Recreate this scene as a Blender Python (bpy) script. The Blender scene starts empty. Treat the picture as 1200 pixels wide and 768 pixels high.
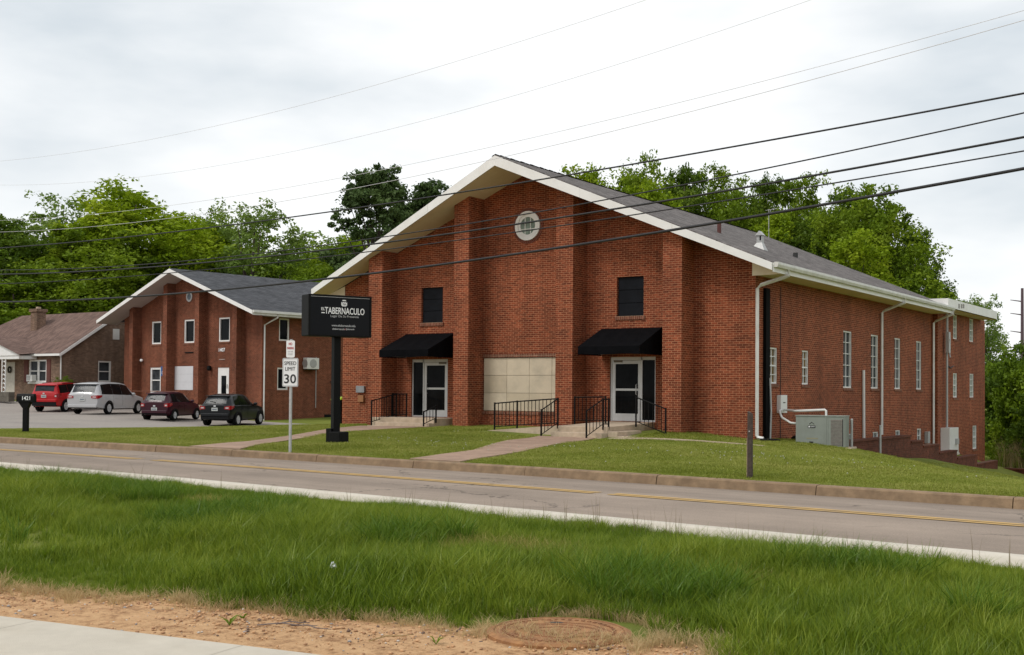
import bpy, bmesh, math, random
import numpy as np
from mathutils import Vector, Matrix
random.seed(7); rng = np.random.default_rng(7)
R = math.radians
scene = bpy.context.scene
COL = scene.collection

# ------------------------------------------------------------------ camera
cam_d = bpy.data.cameras.new('camera'); cam = bpy.data.objects.new('camera', cam_d); COL.objects.link(cam)
scene.camera = cam
CAM = Vector((13.83, -33.40, 1.6))
cam.location = CAM
cam.rotation_mode = 'XYZ'
cam.matrix_world = Matrix.Translation(CAM) @ (Matrix.Rotation(R(34.1), 4, 'Z') @ Matrix.Rotation(R(90 + 1.115), 4, 'X') @ Matrix.Rotation(0.0075, 4, 'Z'))
cam_d.sensor_width = 36.0; cam_d.lens = 36.0 * 1388.0 / 1200.0
cam_d.shift_y = 49.0 / 1200.0
cam_d.clip_end = 3000; cam_d.clip_start = 0.1

# ------------------------------------------------------------------ world / light
SUN_AZ = R(205)      # compass-like: direction the light comes from, measured from +Y clockwise
SUN_EL = R(52)
world = bpy.data.worlds.new('World'); scene.world = world; world.use_nodes = True
wn = world.node_tree; wn.nodes.clear()
def WN(t, **k):
    n = wn.nodes.new(t)
    for a, b in k.items(): setattr(n, a, b)
    return n
wo = WN('ShaderNodeOutputWorld'); sky = WN('ShaderNodeTexSky', sky_type='NISHITA', sun_disc=False)
sky.sun_elevation = SUN_EL; sky.sun_rotation = SUN_AZ; sky.air_density = 1.0; sky.dust_density = 2.0
bg1 = WN('ShaderNodeBackground'); bg1.inputs['Strength'].default_value = 0.11
bg2 = WN('ShaderNodeBackground'); bg2.inputs['Strength'].default_value = 1.0
mixs = WN('ShaderNodeMixShader')
tc = WN('ShaderNodeTexCoord'); mp = WN('ShaderNodeMapping'); mp.inputs['Scale'].default_value = (1.1, 1.1, 3.2); mp.inputs['Location'].default_value = (2.0, 6.0, 1.5)
nz = WN('ShaderNodeTexNoise'); nz.inputs['Scale'].default_value = 1.5; nz.inputs['Detail'].default_value = 6; nz.inputs['Roughness'].default_value = 0.52
cr = WN('ShaderNodeValToRGB')
cr.color_ramp.elements[0].position = 0.37; cr.color_ramp.elements[0].color = (0.65, 0.71, 0.755, 1)
cr.color_ramp.elements[1].position = 0.56; cr.color_ramp.elements[1].color = (1.02, 1.03, 1.03, 1)
mixs.inputs[0].default_value = 0.92
L = wn.links.new
L(tc.outputs['Generated'], mp.inputs['Vector']); L(mp.outputs[0], nz.inputs['Vector']); L(nz.outputs['Fac'], cr.inputs[0])
L(cr.outputs[0], bg2.inputs['Color']); L(sky.outputs[0], bg1.inputs['Color'])
L(bg1.outputs[0], mixs.inputs[1]); L(bg2.outputs[0], mixs.inputs[2]); L(mixs.outputs[0], wo.inputs['Surface'])

sun_d = bpy.data.lights.new('sun', 'SUN'); sun = bpy.data.objects.new('sun', sun_d); COL.objects.link(sun)
sun_d.energy = 1.5; sun_d.angle = R(16); sun_d.color = (1.0, 0.965, 0.91)
sdir = Vector((math.sin(SUN_AZ) * math.cos(SUN_EL), math.cos(SUN_AZ) * math.cos(SUN_EL), math.sin(SUN_EL)))
sun.rotation_euler = sdir.to_track_quat('Z', 'Y').to_euler()
sun.location = (0, -20, 40)
scene.view_settings.view_transform = 'Standard'; scene.view_settings.look = 'None'
scene.view_settings.exposure = 0.12; scene.view_settings.gamma = 1.0
scene.cycles.use_denoising = True
scene.cycles.max_bounces = 6; scene.cycles.diffuse_bounces = 3; scene.cycles.glossy_bounces = 3
scene.cycles.transmission_bounces = 3; scene.cycles.transparent_max_bounces = 6
scene.cycles.caustics_reflective = False; scene.cycles.caustics_refractive = False

# ------------------------------------------------------------------ helpers
def tag(o, label=None, cat=None, group=None, kind=None):
    if label: o['label'] = label
    if cat: o['category'] = cat
    if group: o['group'] = group
    if kind: o['kind'] = kind
    return o
def empty(name, loc=(0, 0, 0), rz=0, label=None, cat=None, group=None):
    o = bpy.data.objects.new(name, None); COL.objects.link(o); o.location = loc; o.rotation_euler = (0, 0, rz)
    o.empty_display_size = 0.2
    return tag(o, label, cat, group)
def link_mesh(name, me, mat=None, parent=None, smooth=False):
    o = bpy.data.objects.new(name, me); COL.objects.link(o)
    if mat is not None:
        me.materials.clear(); me.materials.append(mat)
    if parent: o.parent = parent
    if smooth and len(me.polygons): me.polygons.foreach_set('use_smooth', [True] * len(me.polygons))
    return o
class MB:
    def __init__(s): s.v = []; s.f = []
    def add(s, vs, fs):
        b = len(s.v); s.v += [tuple(v) for v in vs]; s.f += [tuple(b + i for i in f) for f in fs]; return s
    def box(s, x0, x1, y0, y1, z0, z1, m=None):
        vs = [Vector(p) for p in ((x0,y0,z0),(x1,y0,z0),(x1,y1,z0),(x0,y1,z0),(x0,y0,z1),(x1,y0,z1),(x1,y1,z1),(x0,y1,z1))]
        if m is not None: vs = [m @ v for v in vs]
        return s.add(vs, [(0,3,2,1),(4,5,6,7),(0,1,5,4),(1,2,6,5),(2,3,7,6),(3,0,4,7)])
    def poly(s, pts): return s.add(pts, [tuple(range(len(pts)))])
    def prism(s, pts, d):                 # pts 3D polygon, d offset vector
        n = len(pts); p = [Vector(q) for q in pts]; q = [a + Vector(d) for a in p]
        return s.add(p + q, [tuple(range(n))[::-1], tuple(range(n, 2*n))] + [(i, (i+1) % n, n + (i+1) % n, n + i) for i in range(n)])
    def tube(s, pts, r, seg=8, caps=True):
        pts = [Vector(p) for p in pts]; rs = r if isinstance(r, (list, tuple)) else [r]*len(pts)
        rings = []; up = None
        for i, p in enumerate(pts):
            t = (pts[min(i+1, len(pts)-1)] - pts[max(i-1, 0)]).normalized()
            a = Vector((0,0,1)) if abs(t.z) < 0.9 else Vector((1,0,0))
            u = t.cross(a).normalized(); w = u.cross(t)
            rings.append([p + (u*math.cos(2*math.pi*k/seg) + w*math.sin(2*math.pi*k/seg))*rs[i] for k in range(seg)])
        vs = [v for ring in rings for v in ring]; fs = []
        for i in range(len(pts)-1):
            for k in range(seg):
                fs.append((i*seg+k, i*seg+(k+1) % seg, (i+1)*seg+(k+1) % seg, (i+1)*seg+k))
        if caps: fs += [tuple(range(seg))[::-1], tuple((len(pts)-1)*seg + k for k in range(seg))]
        return s.add(vs, fs)
    def lathe(s, prof, seg=24, m=None, cap=True):      # prof [(r,z)]
        vs = []; fs = []
        for r, z in prof:
            for k in range(seg):
                a = 2*math.pi*k/seg; v = Vector((r*math.cos(a), r*math.sin(a), z)); vs.append(m @ v if m is not None else v)
        n = len(prof)
        for i in range(n-1):
            for k in range(seg): fs.append((i*seg+k, i*seg+(k+1) % seg, (i+1)*seg+(k+1) % seg, (i+1)*seg+k))
        if cap: fs += [tuple(range(seg))[::-1], tuple((n-1)*seg+k for k in range(seg))]
        return s.add(vs, fs)
    def mesh(s, name):
        me = bpy.data.meshes.new(name); me.from_pydata(s.v, [], s.f); me.update(); return me
    def build(s, name, mat=None, parent=None, smooth=False, bevel=0):
        o = link_mesh(name, s.mesh(name), mat, parent, smooth)
        if bevel:
            b = o.modifiers.new('bevel', 'BEVEL'); b.width = bevel; b.segments = 2; b.limit_method = 'ANGLE'
        return o
def box(name, mat, parent, *a, bevel=0, m=None): return MB().box(*a, m=m).build(name, mat, parent, bevel=bevel)
def numpy_mesh(name, verts, faces_flat, nper, mat=None, parent=None, smooth=False):
    me = bpy.data.meshes.new(name); nf = len(faces_flat) // nper
    me.vertices.add(len(verts)); me.vertices.foreach_set('co', np.asarray(verts, np.float32).ravel())
    me.loops.add(nf*nper); me.loops.foreach_set('vertex_index', np.asarray(faces_flat, np.int32))
    me.polygons.add(nf); me.polygons.foreach_set('loop_start', np.arange(0, nf*nper, nper, dtype=np.int32))
    me.update(calc_edges=True)
    return link_mesh(name, me, mat, parent, smooth)
def text_mesh(s, size, width=None, height=None, shear=0.0, bold=0.0):
    c = bpy.data.curves.new('lettering', 'FONT'); c.body = s; c.size = size; c.align_x = 'CENTER'; c.align_y = 'CENTER'; c.extrude = 0.002; c.offset = bold; c.resolution_u = 3
    o = bpy.data.objects.new('lettering', c); COL.objects.link(o)
    bpy.context.view_layer.update()
    me = bpy.data.meshes.new_from_object(o.evaluated_get(bpy.context.evaluated_depsgraph_get()))
    bpy.data.objects.remove(o); bpy.data.curves.remove(c)
    co = np.array([v.co[:] for v in me.vertices])
    mn, mx = co.min(0), co.max(0); ce = (mn + mx)/2
    sx = width/(mx[0]-mn[0]) if width else 1; sy = height/(mx[1]-mn[1]) if height else sx
    for v in me.vertices: v.co = ((v.co[0]-ce[0])*sx, (v.co[1]-ce[1])*sy, v.co[2])
    return me
def put_text(name, s, mat, parent, loc, rot, w, h, bold=0.0):
    me = text_mesh(s, 1.0, w, h, bold=bold); o = link_mesh(name, me, mat, parent); o.location = loc; o.rotation_euler = rot; return o

# ------------------------------------------------------------------ materials
MATS = {}
def nodes_of(m):
    m.use_nodes = True; nt = m.node_tree; b = nt.nodes['Principled BSDF']
    def N(t, **k):
        n = nt.nodes.new(t)
        for a, v in k.items(): setattr(n, a, v)
        return n
    return nt, b, N, nt.links.new
def mat(name, col, rough=0.6, var=0.12, scale=6.0, bump=0.0, bscale=60.0, metal=0.0, spec=0.5, col2=None, coat=0.0, stain=None, sscale=0.6):
    if name in MATS: return MATS[name]
    m = bpy.data.materials.new(name); nt, b, N, L = nodes_of(m); MATS[name] = m
    tc = N('ShaderNodeTexCoord')
    c1 = [max(0, c*(1-var)) for c in col]; c2 = list(col2) if col2 else [c*(1+var) for c in col]
    n = N('ShaderNodeTexNoise'); n.inputs['Scale'].default_value = scale; n.inputs['Detail'].default_value = 5; n.inputs['Roughness'].default_value = 0.6
    L(tc.outputs['Object'], n.inputs['Vector'])
    r = N('ShaderNodeValToRGB'); r.color_ramp.elements[0].position = 0.3; r.color_ramp.elements[1].position = 0.7
    r.color_ramp.elements[0].color = (*c1, 1); r.color_ramp.elements[1].color = (*c2, 1)
    L(n.outputs['Fac'], r.inputs[0]); out = r.outputs[0]
    if stain:
        n2 = N('ShaderNodeTexNoise'); n2.inputs['Scale'].default_value = sscale; n2.inputs['Detail'].default_value = 7; n2.inputs['Roughness'].default_value = 0.65
        L(tc.outputs['Object'], n2.inputs['Vector'])
        r2 = N('ShaderNodeValToRGB'); r2.color_ramp.elements[0].position = 0.45; r2.color_ramp.elements[1].position = 0.72
        mx = N('ShaderNodeMixRGB'); mx.inputs[2].default_value = (*stain, 1)
        L(n2.outputs['Fac'], r2.inputs[0]); ml = N('ShaderNodeMath', operation='MULTIPLY'); ml.inputs[1].default_value = 0.7
        L(r2.outputs[0], ml.inputs[0]); L(ml.outputs[0], mx.inputs[0]); L(out, mx.inputs[1]); out = mx.outputs[0]
    L(out, b.inputs['Base Color'])
    b.inputs['Roughness'].default_value = rough; b.inputs['Metallic'].default_value = metal
    b.inputs['Specular IOR Level'].default_value = spec
    if coat: b.inputs['Coat Weight'].default_value = coat; b.inputs['Coat Roughness'].default_value = 0.06
    if bump:
        n3 = N('ShaderNodeTexNoise'); n3.inputs['Scale'].default_value = bscale; n3.inputs['Detail'].default_value = 4
        L(tc.outputs['Object'], n3.inputs['Vector'])
        bp = N('ShaderNodeBump'); bp.inputs['Strength'].default_value = bump; bp.inputs['Distance'].default_value = 0.02
        L(n3.outputs['Fac'], bp.inputs['Height']); L(bp.outputs[0], b.inputs['Normal'])
    return m
def brick_mat(name, c1, c2, mortar, bw=0.2032, rh=0.0677, ms=0.0055, var=(0.75, 1.2), bump=0.6, upright=False, dark=None):
    m = bpy.data.materials.new(name); nt, b, N, L = nodes_of(m); MATS[name] = m
    tc = N('ShaderNodeTexCoord'); g = N('ShaderNodeNewGeometry')
    vt = N('ShaderNodeVectorTransform', vector_type='NORMAL', convert_from='WORLD', convert_to='OBJECT')
    L(g.outputs['Normal'], vt.inputs[0])
    s1 = N('ShaderNodeSeparateXYZ'); L(tc.outputs['Object'], s1.inputs[0])
    s2 = N('ShaderNodeSeparateXYZ'); L(vt.outputs[0], s2.inputs[0])
    ab = N('ShaderNodeMath', operation='ABSOLUTE'); L(s2.outputs['X'], ab.inputs[0])
    gt = N('ShaderNodeMath', operation='GREATER_THAN'); gt.inputs[1].default_value = 0.6; L(ab.outputs[0], gt.inputs[0])
    mx = N('ShaderNodeMix'); L(gt.outputs[0], mx.inputs['Factor']); L(s1.outputs['X'], mx.inputs['A']); L(s1.outputs['Y'], mx.inputs['B'])
    cb = N('ShaderNodeCombineXYZ')
    if upright: L(mx.outputs['Result'], cb.inputs['Y']); L(s1.outputs['Z'], cb.inputs['X'])
    else: L(mx.outputs['Result'], cb.inputs['X']); L(s1.outputs['Z'], cb.inputs['Y'])
    bt = N('ShaderNodeTexBrick'); bt.offset = 0.0 if upright else 0.5
    bt.inputs['Scale'].default_value = 1.0; bt.inputs['Brick Width'].default_value = bw; bt.inputs['Row Height'].default_value = rh
    bt.inputs['Mortar Size'].default_value = ms; bt.inputs['Mortar Smooth'].default_value = 0.15; bt.inputs['Bias'].default_value = -0.1
    bt.inputs['Color1'].default_value = (*c1, 1); bt.inputs['Color2'].default_value = (*c2, 1); bt.inputs['Mortar'].default_value = (*mortar, 1)
    L(cb.outputs[0], bt.inputs['Vector'])
    n = N('ShaderNodeTexNoise'); n.inputs['Scale'].default_value = 0.45; n.inputs['Detail'].default_value = 6; n.inputs['Roughness'].default_value = 0.62
    L(tc.outputs['Object'], n.inputs['Vector'])
    mr = N('ShaderNodeMapRange'); mr.inputs['From Min'].default_value = 0.3; mr.inputs['From Max'].default_value = 0.7
    mr.inputs['To Min'].default_value = var[0]; mr.inputs['To Max'].default_value = var[1]; L(n.outputs['Fac'], mr.inputs['Value'])
    n2 = N('ShaderNodeTexNoise'); n2.inputs['Scale'].default_value = 9.0; n2.inputs['Detail'].default_value = 3
    L(tc.outputs['Object'], n2.inputs['Vector'])
    mr2 = N('ShaderNodeMapRange'); mr2.inputs['From Min'].default_value = 0.3; mr2.inputs['From Max'].default_value = 0.7
    mr2.inputs['To Min'].default_value = 0.8; mr2.inputs['To Max'].default_value = 1.2; L(n2.outputs['Fac'], mr2.inputs['Value'])
    mu0 = N('ShaderNodeMath', operation='MULTIPLY'); L(mr.outputs[0], mu0.inputs[0]); L(mr2.outputs[0], mu0.inputs[1])
    mpp = N('ShaderNodeMapping'); mpp.inputs['Scale'].default_value = (2.6, 2.6, 0.16); L(tc.outputs['Object'], mpp.inputs['Vector'])
    n5 = N('ShaderNodeTexNoise'); n5.inputs['Scale'].default_value = 1.0; n5.inputs['Detail'].default_value = 5; n5.inputs['Roughness'].default_value = 0.6; L(mpp.outputs[0], n5.inputs['Vector'])
    mr5 = N('ShaderNodeMapRange'); mr5.inputs['From Min'].default_value = 0.35; mr5.inputs['From Max'].default_value = 0.62; mr5.inputs['To Min'].default_value = 0.83; mr5.inputs['To Max'].default_value = 1.06; L(n5.outputs['Fac'], mr5.inputs['Value'])
    mu = N('ShaderNodeMath', operation='MULTIPLY'); L(mu0.outputs[0], mu.inputs[0]); L(mr5.outputs[0], mu.inputs[1])
    vm = N('ShaderNodeVectorMath', operation='SCALE'); L(bt.outputs['Color'], vm.inputs[0]); L(mu.outputs[0], vm.inputs['Scale'])
    L(vm.outputs[0], b.inputs['Base Color']); b.inputs['Roughness'].default_value = 0.85; b.inputs['Specular IOR Level'].default_value = 0.25
    iv = N('ShaderNodeMath', operation='SUBTRACT'); iv.inputs[0].default_value = 1.0; L(bt.outputs['Fac'], iv.inputs[1])
    bp = N('ShaderNodeBump'); bp.inputs['Strength'].default_value = bump; bp.inputs['Distance'].default_value = 0.012
    L(iv.outputs[0], bp.inputs['Height']); L(bp.outputs[0], b.inputs['Normal'])
    return m
BR = brick_mat('church_brick', (0.150, 0.032, 0.013), (0.292, 0.068, 0.028), (0.47, 0.225, 0.12), ms=0.0062)
BRS = brick_mat('rowlock_brick', (0.15, 0.045, 0.026), (0.23, 0.08, 0.045), (0.40, 0.28, 0.19), upright=True)
BRA = brick_mat('annex_brick', (0.132, 0.036, 0.018), (0.225, 0.064, 0.033), (0.31, 0.165, 0.10), ms=0.0065)
BRH = brick_mat('house_brick', (0.135, 0.078, 0.052), (0.25, 0.15, 0.10), (0.34, 0.27, 0.21))
BRW = brick_mat('garden_wall_brick', (0.105, 0.027, 0.014), (0.165, 0.046, 0.024), (0.16, 0.08, 0.05), var=(0.6, 1.15))
def shingle_mat(name, c1, c2):
    m = bpy.data.materials.new(name); nt, b, N, L = nodes_of(m); MATS[name] = m
    tc = N('ShaderNodeTexCoord'); s1 = N('ShaderNodeSeparateXYZ'); L(tc.outputs['Object'], s1.inputs[0])
    m2 = N('ShaderNodeMath', operation='MULTIPLY'); m2.inputs[1].default_value = 1.09; L(s1.outputs['X'], m2.inputs[0])
    cb = N('ShaderNodeCombineXYZ'); L(s1.outputs['Y'], cb.inputs['X']); L(m2.outputs[0], cb.inputs['Y'])
    bt = N('ShaderNodeTexBrick'); bt.inputs['Scale'].default_value = 1.0; bt.inputs['Brick Width'].default_value = 0.33; bt.inputs['Row Height'].default_value = 0.145
    bt.inputs['Mortar Size'].default_value = 0.006; bt.inputs['Bias'].default_value = 0.0
    bt.inputs['Color1'].default_value = (*c1, 1); bt.inputs['Color2'].default_value = (*c2, 1); bt.inputs['Mortar'].default_value = (*[c*0.45 for c in c1], 1)
    L(cb.outputs[0], bt.inputs['Vector'])
    n = N('ShaderNodeTexNoise'); n.inputs['Scale'].default_value = 1.3; n.inputs['Detail'].default_value = 8; n.inputs['Roughness'].default_value = 0.7; L(tc.outputs['Object'], n.inputs['Vector'])
    mr = N('ShaderNodeMapRange'); mr.inputs['From Min'].default_value = 0.25; mr.inputs['From Max'].default_value = 0.75; mr.inputs['To Min'].default_value = 0.6; mr.inputs['To Max'].default_value = 1.4; L(n.outputs['Fac'], mr.inputs['Value'])
    vm = N('ShaderNodeVectorMath', operation='SCALE'); L(bt.outputs['Color'], vm.inputs[0]); L(mr.outputs[0], vm.inputs['Scale'])
    L(vm.outputs[0], b.inputs['Base Color']); b.inputs['Roughness'].default_value = 0.95; b.inputs['Specular IOR Level'].default_value = 0.2
    bp = N('ShaderNodeBump'); bp.inputs['Strength'].default_value = 0.6; bp.inputs['Distance'].default_value = 0.02; bp.invert = True
    L(bt.outputs['Fac'], bp.inputs['Height']); L(bp.outputs[0], b.inputs['Normal'])
    return m
ROOF = shingle_mat('grey_shingle', (0.095, 0.084, 0.080), (0.175, 0.157, 0.150))
ROOFA = shingle_mat('slate_shingle', (0.055, 0.057, 0.063), (0.09, 0.092, 0.10))
ROOFH = shingle_mat('brown_shingle', (0.125, 0.080, 0.066), (0.19, 0.124, 0.103))
WHITE = mat('white_trim_paint', (0.80, 0.79, 0.77), 0.5, 0.03, 3.0, stain=(0.68, 0.66, 0.62), sscale=1.2)
SOFF = mat('cream_soffit_paint', (0.82, 0.72, 0.585), 0.7, 0.04, 1.5, stain=(0.70, 0.60, 0.47), sscale=0.8)
GUT = mat('gutter_metal', (0.70, 0.69, 0.66), 0.4, 0.06, 4.0, stain=(0.48, 0.46, 0.42), sscale=2.5)
ALU = mat('aluminium', (0.55, 0.55, 0.54), 0.4, 0.06, 5, metal=0.3)
BLACKBOARD = mat('black_board', (0.007, 0.008, 0.011), 0.6, 0.3, 3, bump=0.1, bscale=8, spec=0.12)
CANVAS = mat('black_canvas', (0.004, 0.004, 0.005), 0.95, 0.3, 5, spec=0.06, bump=0.15, bscale=30)
IRON = mat('black_iron', (0.006, 0.006, 0.006), 0.55, 0.3, 20, spec=0.12)
STONE = mat('cream_stone', (0.58, 0.485, 0.36), 0.8, 0.06, 1.4, bump=0.05, stain=(0.42, 0.36, 0.27), sscale=1.6)
STONE2 = mat('cream_stone_darker', (0.52, 0.43, 0.31), 0.8, 0.06, 1.4, bump=0.05, stain=(0.38, 0.32, 0.24), sscale=1.6)
CONC = mat('concrete', (0.47, 0.37, 0.27), 0.9, 0.16, 5, bump=0.3, bscale=70, stain=(0.33, 0.245, 0.165), sscale=1.5)
CONCW = mat('pale_concrete', (0.56, 0.51, 0.43), 0.9, 0.08, 5, bump=0.25, bscale=90, stain=(0.42, 0.36, 0.28), sscale=1.1)
SIDEW = mat('sidewalk_concrete', (0.50, 0.45, 0.37), 0.9, 0.06, 7, bump=0.22, bscale=140, stain=(0.42, 0.37, 0.29), sscale=1.3)
KERB = mat('kerb_concrete', (0.235, 0.158, 0.092), 0.9, 0.28, 5, bump=0.4, bscale=50, stain=(0.17, 0.105, 0.06), sscale=1.7)
PATH = mat('brown_walk', (0.32, 0.21, 0.15), 0.9, 0.2, 3, bump=0.3, bscale=60, stain=(0.22, 0.145, 0.10), sscale=1.0)
ASPH = mat('asphalt', (0.255, 0.210, 0.182), 0.85, 0.16, 34, bump=0.35, bscale=160, stain=(0.20, 0.165, 0.145), sscale=0.55)
LOT = mat('lot_asphalt', (0.285, 0.25, 0.22), 0.9, 0.14, 8, bump=0.2, bscale=60, stain=(0.20, 0.18, 0.165), sscale=0.35)
YEL = mat('yellow_paint', (0.60, 0.35, 0.085), 0.8, 0.15, 9, bump=0.2, bscale=90, stain=(0.36, 0.25, 0.13), sscale=5)
PVC = mat('white_pvc', (0.72, 0.71, 0.68), 0.35, 0.04, 3)
WIRE = mat('black_cable', (0.014, 0.014, 0.016), 0.6, 0.2, 2)
WIREG = mat('grey_conductor', (0.62, 0.62, 0.64), 0.6, 0.1, 2)
GALV = mat('galvanised_steel', (0.42, 0.42, 0.41), 0.5, 0.14, 14, metal=0.35)
WOOD = mat('weathered_wood', (0.060, 0.042, 0.032), 0.9, 0.35, 18, bump=0.6, bscale=40)
RUST = mat('rusty_iron', (0.27, 0.115, 0.042), 0.9, 0.25, 10, bump=0.5, bscale=90, col2=(0.43, 0.215, 0.085), stain=(0.19,0.085,0.04), sscale=7)
ACM = mat('sage_metal', (0.235, 0.255, 0.225), 0.5, 0.06, 3, stain=(0.19, 0.20, 0.17), sscale=2)
def glass_mat(name, col, rough=0.06, var=0.5, scale=2.0):
    m = mat(name, col, rough, var, scale, spec=0.05); return m
GLASS = glass_mat('dark_window_glass', (0.006, 0.007, 0.008))
GLASSG = glass_mat('greenish_window_glass', (0.20, 0.25, 0.215), 0.2)
GLASSW = glass_mat('grey_window_glass', (0.05, 0.055, 0.06), 0.12)
GLASSB = glass_mat('blue_window_glass', (0.12, 0.15, 0.18), 0.12)
AMBER = glass_mat('amber_window_glass', (0.16, 0.10, 0.03), 0.2, 0.7, 6)
WTXT = mat('white_lettering', (0.86, 0.86, 0.86), 0.5, 0.02)
BTXT = mat('black_lettering', (0.01, 0.01, 0.01), 0.5, 0.02)
RTXT = mat('red_lettering', (0.45, 0.02, 0.03), 0.5, 0.02)
SIGNW = mat('white_sign_face', (0.78, 0.78, 0.77), 0.35, 0.03, 3)
SIGNB = mat('black_acrylic', (0.004, 0.004, 0.005), 0.15, 0.2, 2, spec=0.14)
DIM = mat('dim_lettering', (0.5, 0.5, 0.51), 0.5, 0.02)

def asphalt_mat():
    m = bpy.data.materials.new('road_asphalt'); nt, b, N, L = nodes_of(m); g = N('ShaderNodeNewGeometry')
    def noise(s, d, r, vec=None):
        n = N('ShaderNodeTexNoise'); n.inputs['Scale'].default_value = s; n.inputs['Detail'].default_value = d; n.inputs['Roughness'].default_value = r; L(vec or g.outputs['Position'], n.inputs['Vector']); return n
    def rng_(src, a, b_, c, d):
        x = N('ShaderNodeMapRange'); x.inputs['From Min'].default_value = a; x.inputs['From Max'].default_value = b_; x.inputs['To Min'].default_value = c; x.inputs['To Max'].default_value = d; L(src, x.inputs['Value']); return x.outputs[0]
    def mul(a, b_): x = N('ShaderNodeMath', operation='MULTIPLY'); L(a, x.inputs[0]); L(b_, x.inputs[1]); return x.outputs[0]
    rot = N('ShaderNodeVectorRotate', rotation_type='Z_AXIS'); rot.inputs['Angle'].default_value = R(6.8); L(g.outputs['Position'], rot.inputs['Vector'])
    mp_ = N('ShaderNodeMapping'); mp_.inputs['Scale'].default_value = (.06, 1.15, 1); L(rot.outputs[0], mp_.inputs['Vector'])
    lane = rng_(noise(1.0, 4, .55, mp_.outputs[0]).outputs['Fac'], .35, .65, .84, 1.12)      # long wheel-worn bands
    blot = rng_(noise(.5, 8, .62).outputs['Fac'], .35, .68, 1.06, .84)
    grit = rng_(noise(55, 4, .7).outputs['Fac'], .3, .7, .8, 1.2)
    d = N('ShaderNodeVectorMath', operation='ADD'); nv = noise(1.6, 4, .6); L(g.outputs['Position'], d.inputs[0]); L(nv.outputs['Color'], d.inputs[1])
    vo = N('ShaderNodeTexVoronoi', feature='DISTANCE_TO_EDGE'); vo.inputs['Scale'].default_value = .33; L(d.outputs[0], vo.inputs['Vector'])
    gate = rng_(noise(.22, 3, .5).outputs['Fac'], .50, .58, 1.0, 0.0)
    cr_ = N('ShaderNodeMath', operation='MAXIMUM'); L(rng_(vo.outputs['Distance'], .003, .010, .50, 1.0), cr_.inputs[0]); L(gate, cr_.inputs[1])
    f = mul(mul(lane, blot), mul(grit, cr_.outputs[0]))
    v = N('ShaderNodeVectorMath', operation='SCALE'); v.inputs[0].default_value = (.275, .220, .176); L(f, v.inputs['Scale']); L(v.outputs[0], b.inputs['Base Color'])
    b.inputs['Roughness'].default_value = .9; b.inputs['Specular IOR Level'].default_value = .25
    bp = N('ShaderNodeBump'); bp.inputs['Strength'].default_value = .4; bp.inputs['Distance'].default_value = .01; L(noise(130, 3, .7).outputs['Fac'], bp.inputs['Height']); L(bp.outputs[0], b.inputs['Normal'])
    return m
def worn_yellow():
    m = bpy.data.materials.new('worn_yellow'); nt, b, N, L = nodes_of(m); g = N('ShaderNodeNewGeometry')
    n = N('ShaderNodeTexNoise'); n.inputs['Scale'].default_value = 2.5; n.inputs['Detail'].default_value = 9; n.inputs['Roughness'].default_value = .75; L(g.outputs['Position'], n.inputs['Vector'])
    r = N('ShaderNodeValToRGB'); r.color_ramp.elements[0].position = .28; r.color_ramp.elements[1].position = .52; r.color_ramp.elements[0].color = (.28,.215,.15,1); r.color_ramp.elements[1].color = (.50,.325,.13,1)
    L(n.outputs['Fac'], r.inputs[0]); L(r.outputs[0], b.inputs['Base Color']); b.inputs['Roughness'].default_value = .9; b.inputs['Specular IOR Level'].default_value = .2
    return m
ASPH = asphalt_mat(); YEL = worn_yellow()
# ------------------------------------------------------------------ terrain
RA = R(6.8); UX, UY = math.cos(RA), -math.sin(RA); NX, NY = math.sin(RA), math.cos(RA)
def UN(u, n): return (u*UX + n*NX, u*UY + n*NY)
def off(u):
    u = np.asarray(u, float); d = np.clip(4 - u, 0, 30); return -0.0021*d*d - np.clip(-26 - u, 0, 1e9)*0.126
def UNo(u, n): return UN(u, n + float(off(u)))
CTRL = [(-16.4,0,.33),(-10,-0.3,.44),(-6,-0.9,.44),(-2,-0.3,.41),(0,0,.23),(-7,-5,.34),(-3.9,-4,.25),(-5.2,-4,.27),(-2,-7,.25),(3,-5,.12),(-11.5,-2.6,.38),
 (1.8,1,.10),(1.9,3.5,-.14),(1.9,7,-.46),(1.9,12,-.78),(1.9,16,-1.14),(1.9,20,-1.5),(1.9,24,-1.82),(1.9,28,-2.15),(6.5,-7.6,.06),(8.75,-7,-.22),(4.64,2.7,-.55),(7.7,-1.2,-.85),(9.8,-11.6,.05),(5.7,9.5,-1.65),(3.2,24,-2.6),
 (12,-4,-.6),(9,5,-1.3),(14,5,-1.7),(8,15,-2.0),(14,20,-2.4),(3,29,-2.5),(16,-10,-.25),(24,-6,-1.2),(30,10,-2.4),(30,35,-2.6),(3,45,-2.3),(60,60,-2.8),(60,0,-2.0),
 (-7,-10.7,.25),(-12,-8,.22),(-21,-10.2,.17),(-25,-7,.12),(-22,0,.12),(-24,6,-.1),(-40,7.5,.2),(-35,7.7,-.08),(-31,8.1,-.25),(-47.5,8.4,.25),(-35.5,14,-.1),(-29,14,-.12),
 (-52,12,.7),(-58,12,.9),(-66,10,1.0),(-40,-3,.16),(-60,0,.3),(-18,20,0.2),(-30,30,.2),(-20,45,.2),(-50,50,.8),(-80,60,1.2),(0,80,-1.8),(-100,20,1.5),(-40,100,0.5),(40,110,-2.5),(-120,110,1.5)]
for uu in range(-90, 45, 9):
    x, y = UNo(uu, -13.5); CTRL.append((x, y, .16))
CT = np.array(CTRL, float)
def _phi(r): return np.sqrt(r*r + 4.0)
_D = np.hypot(CT[:,None,0]-CT[None,:,0], CT[:,None,1]-CT[None,:,1]); _n = len(CT)
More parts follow.
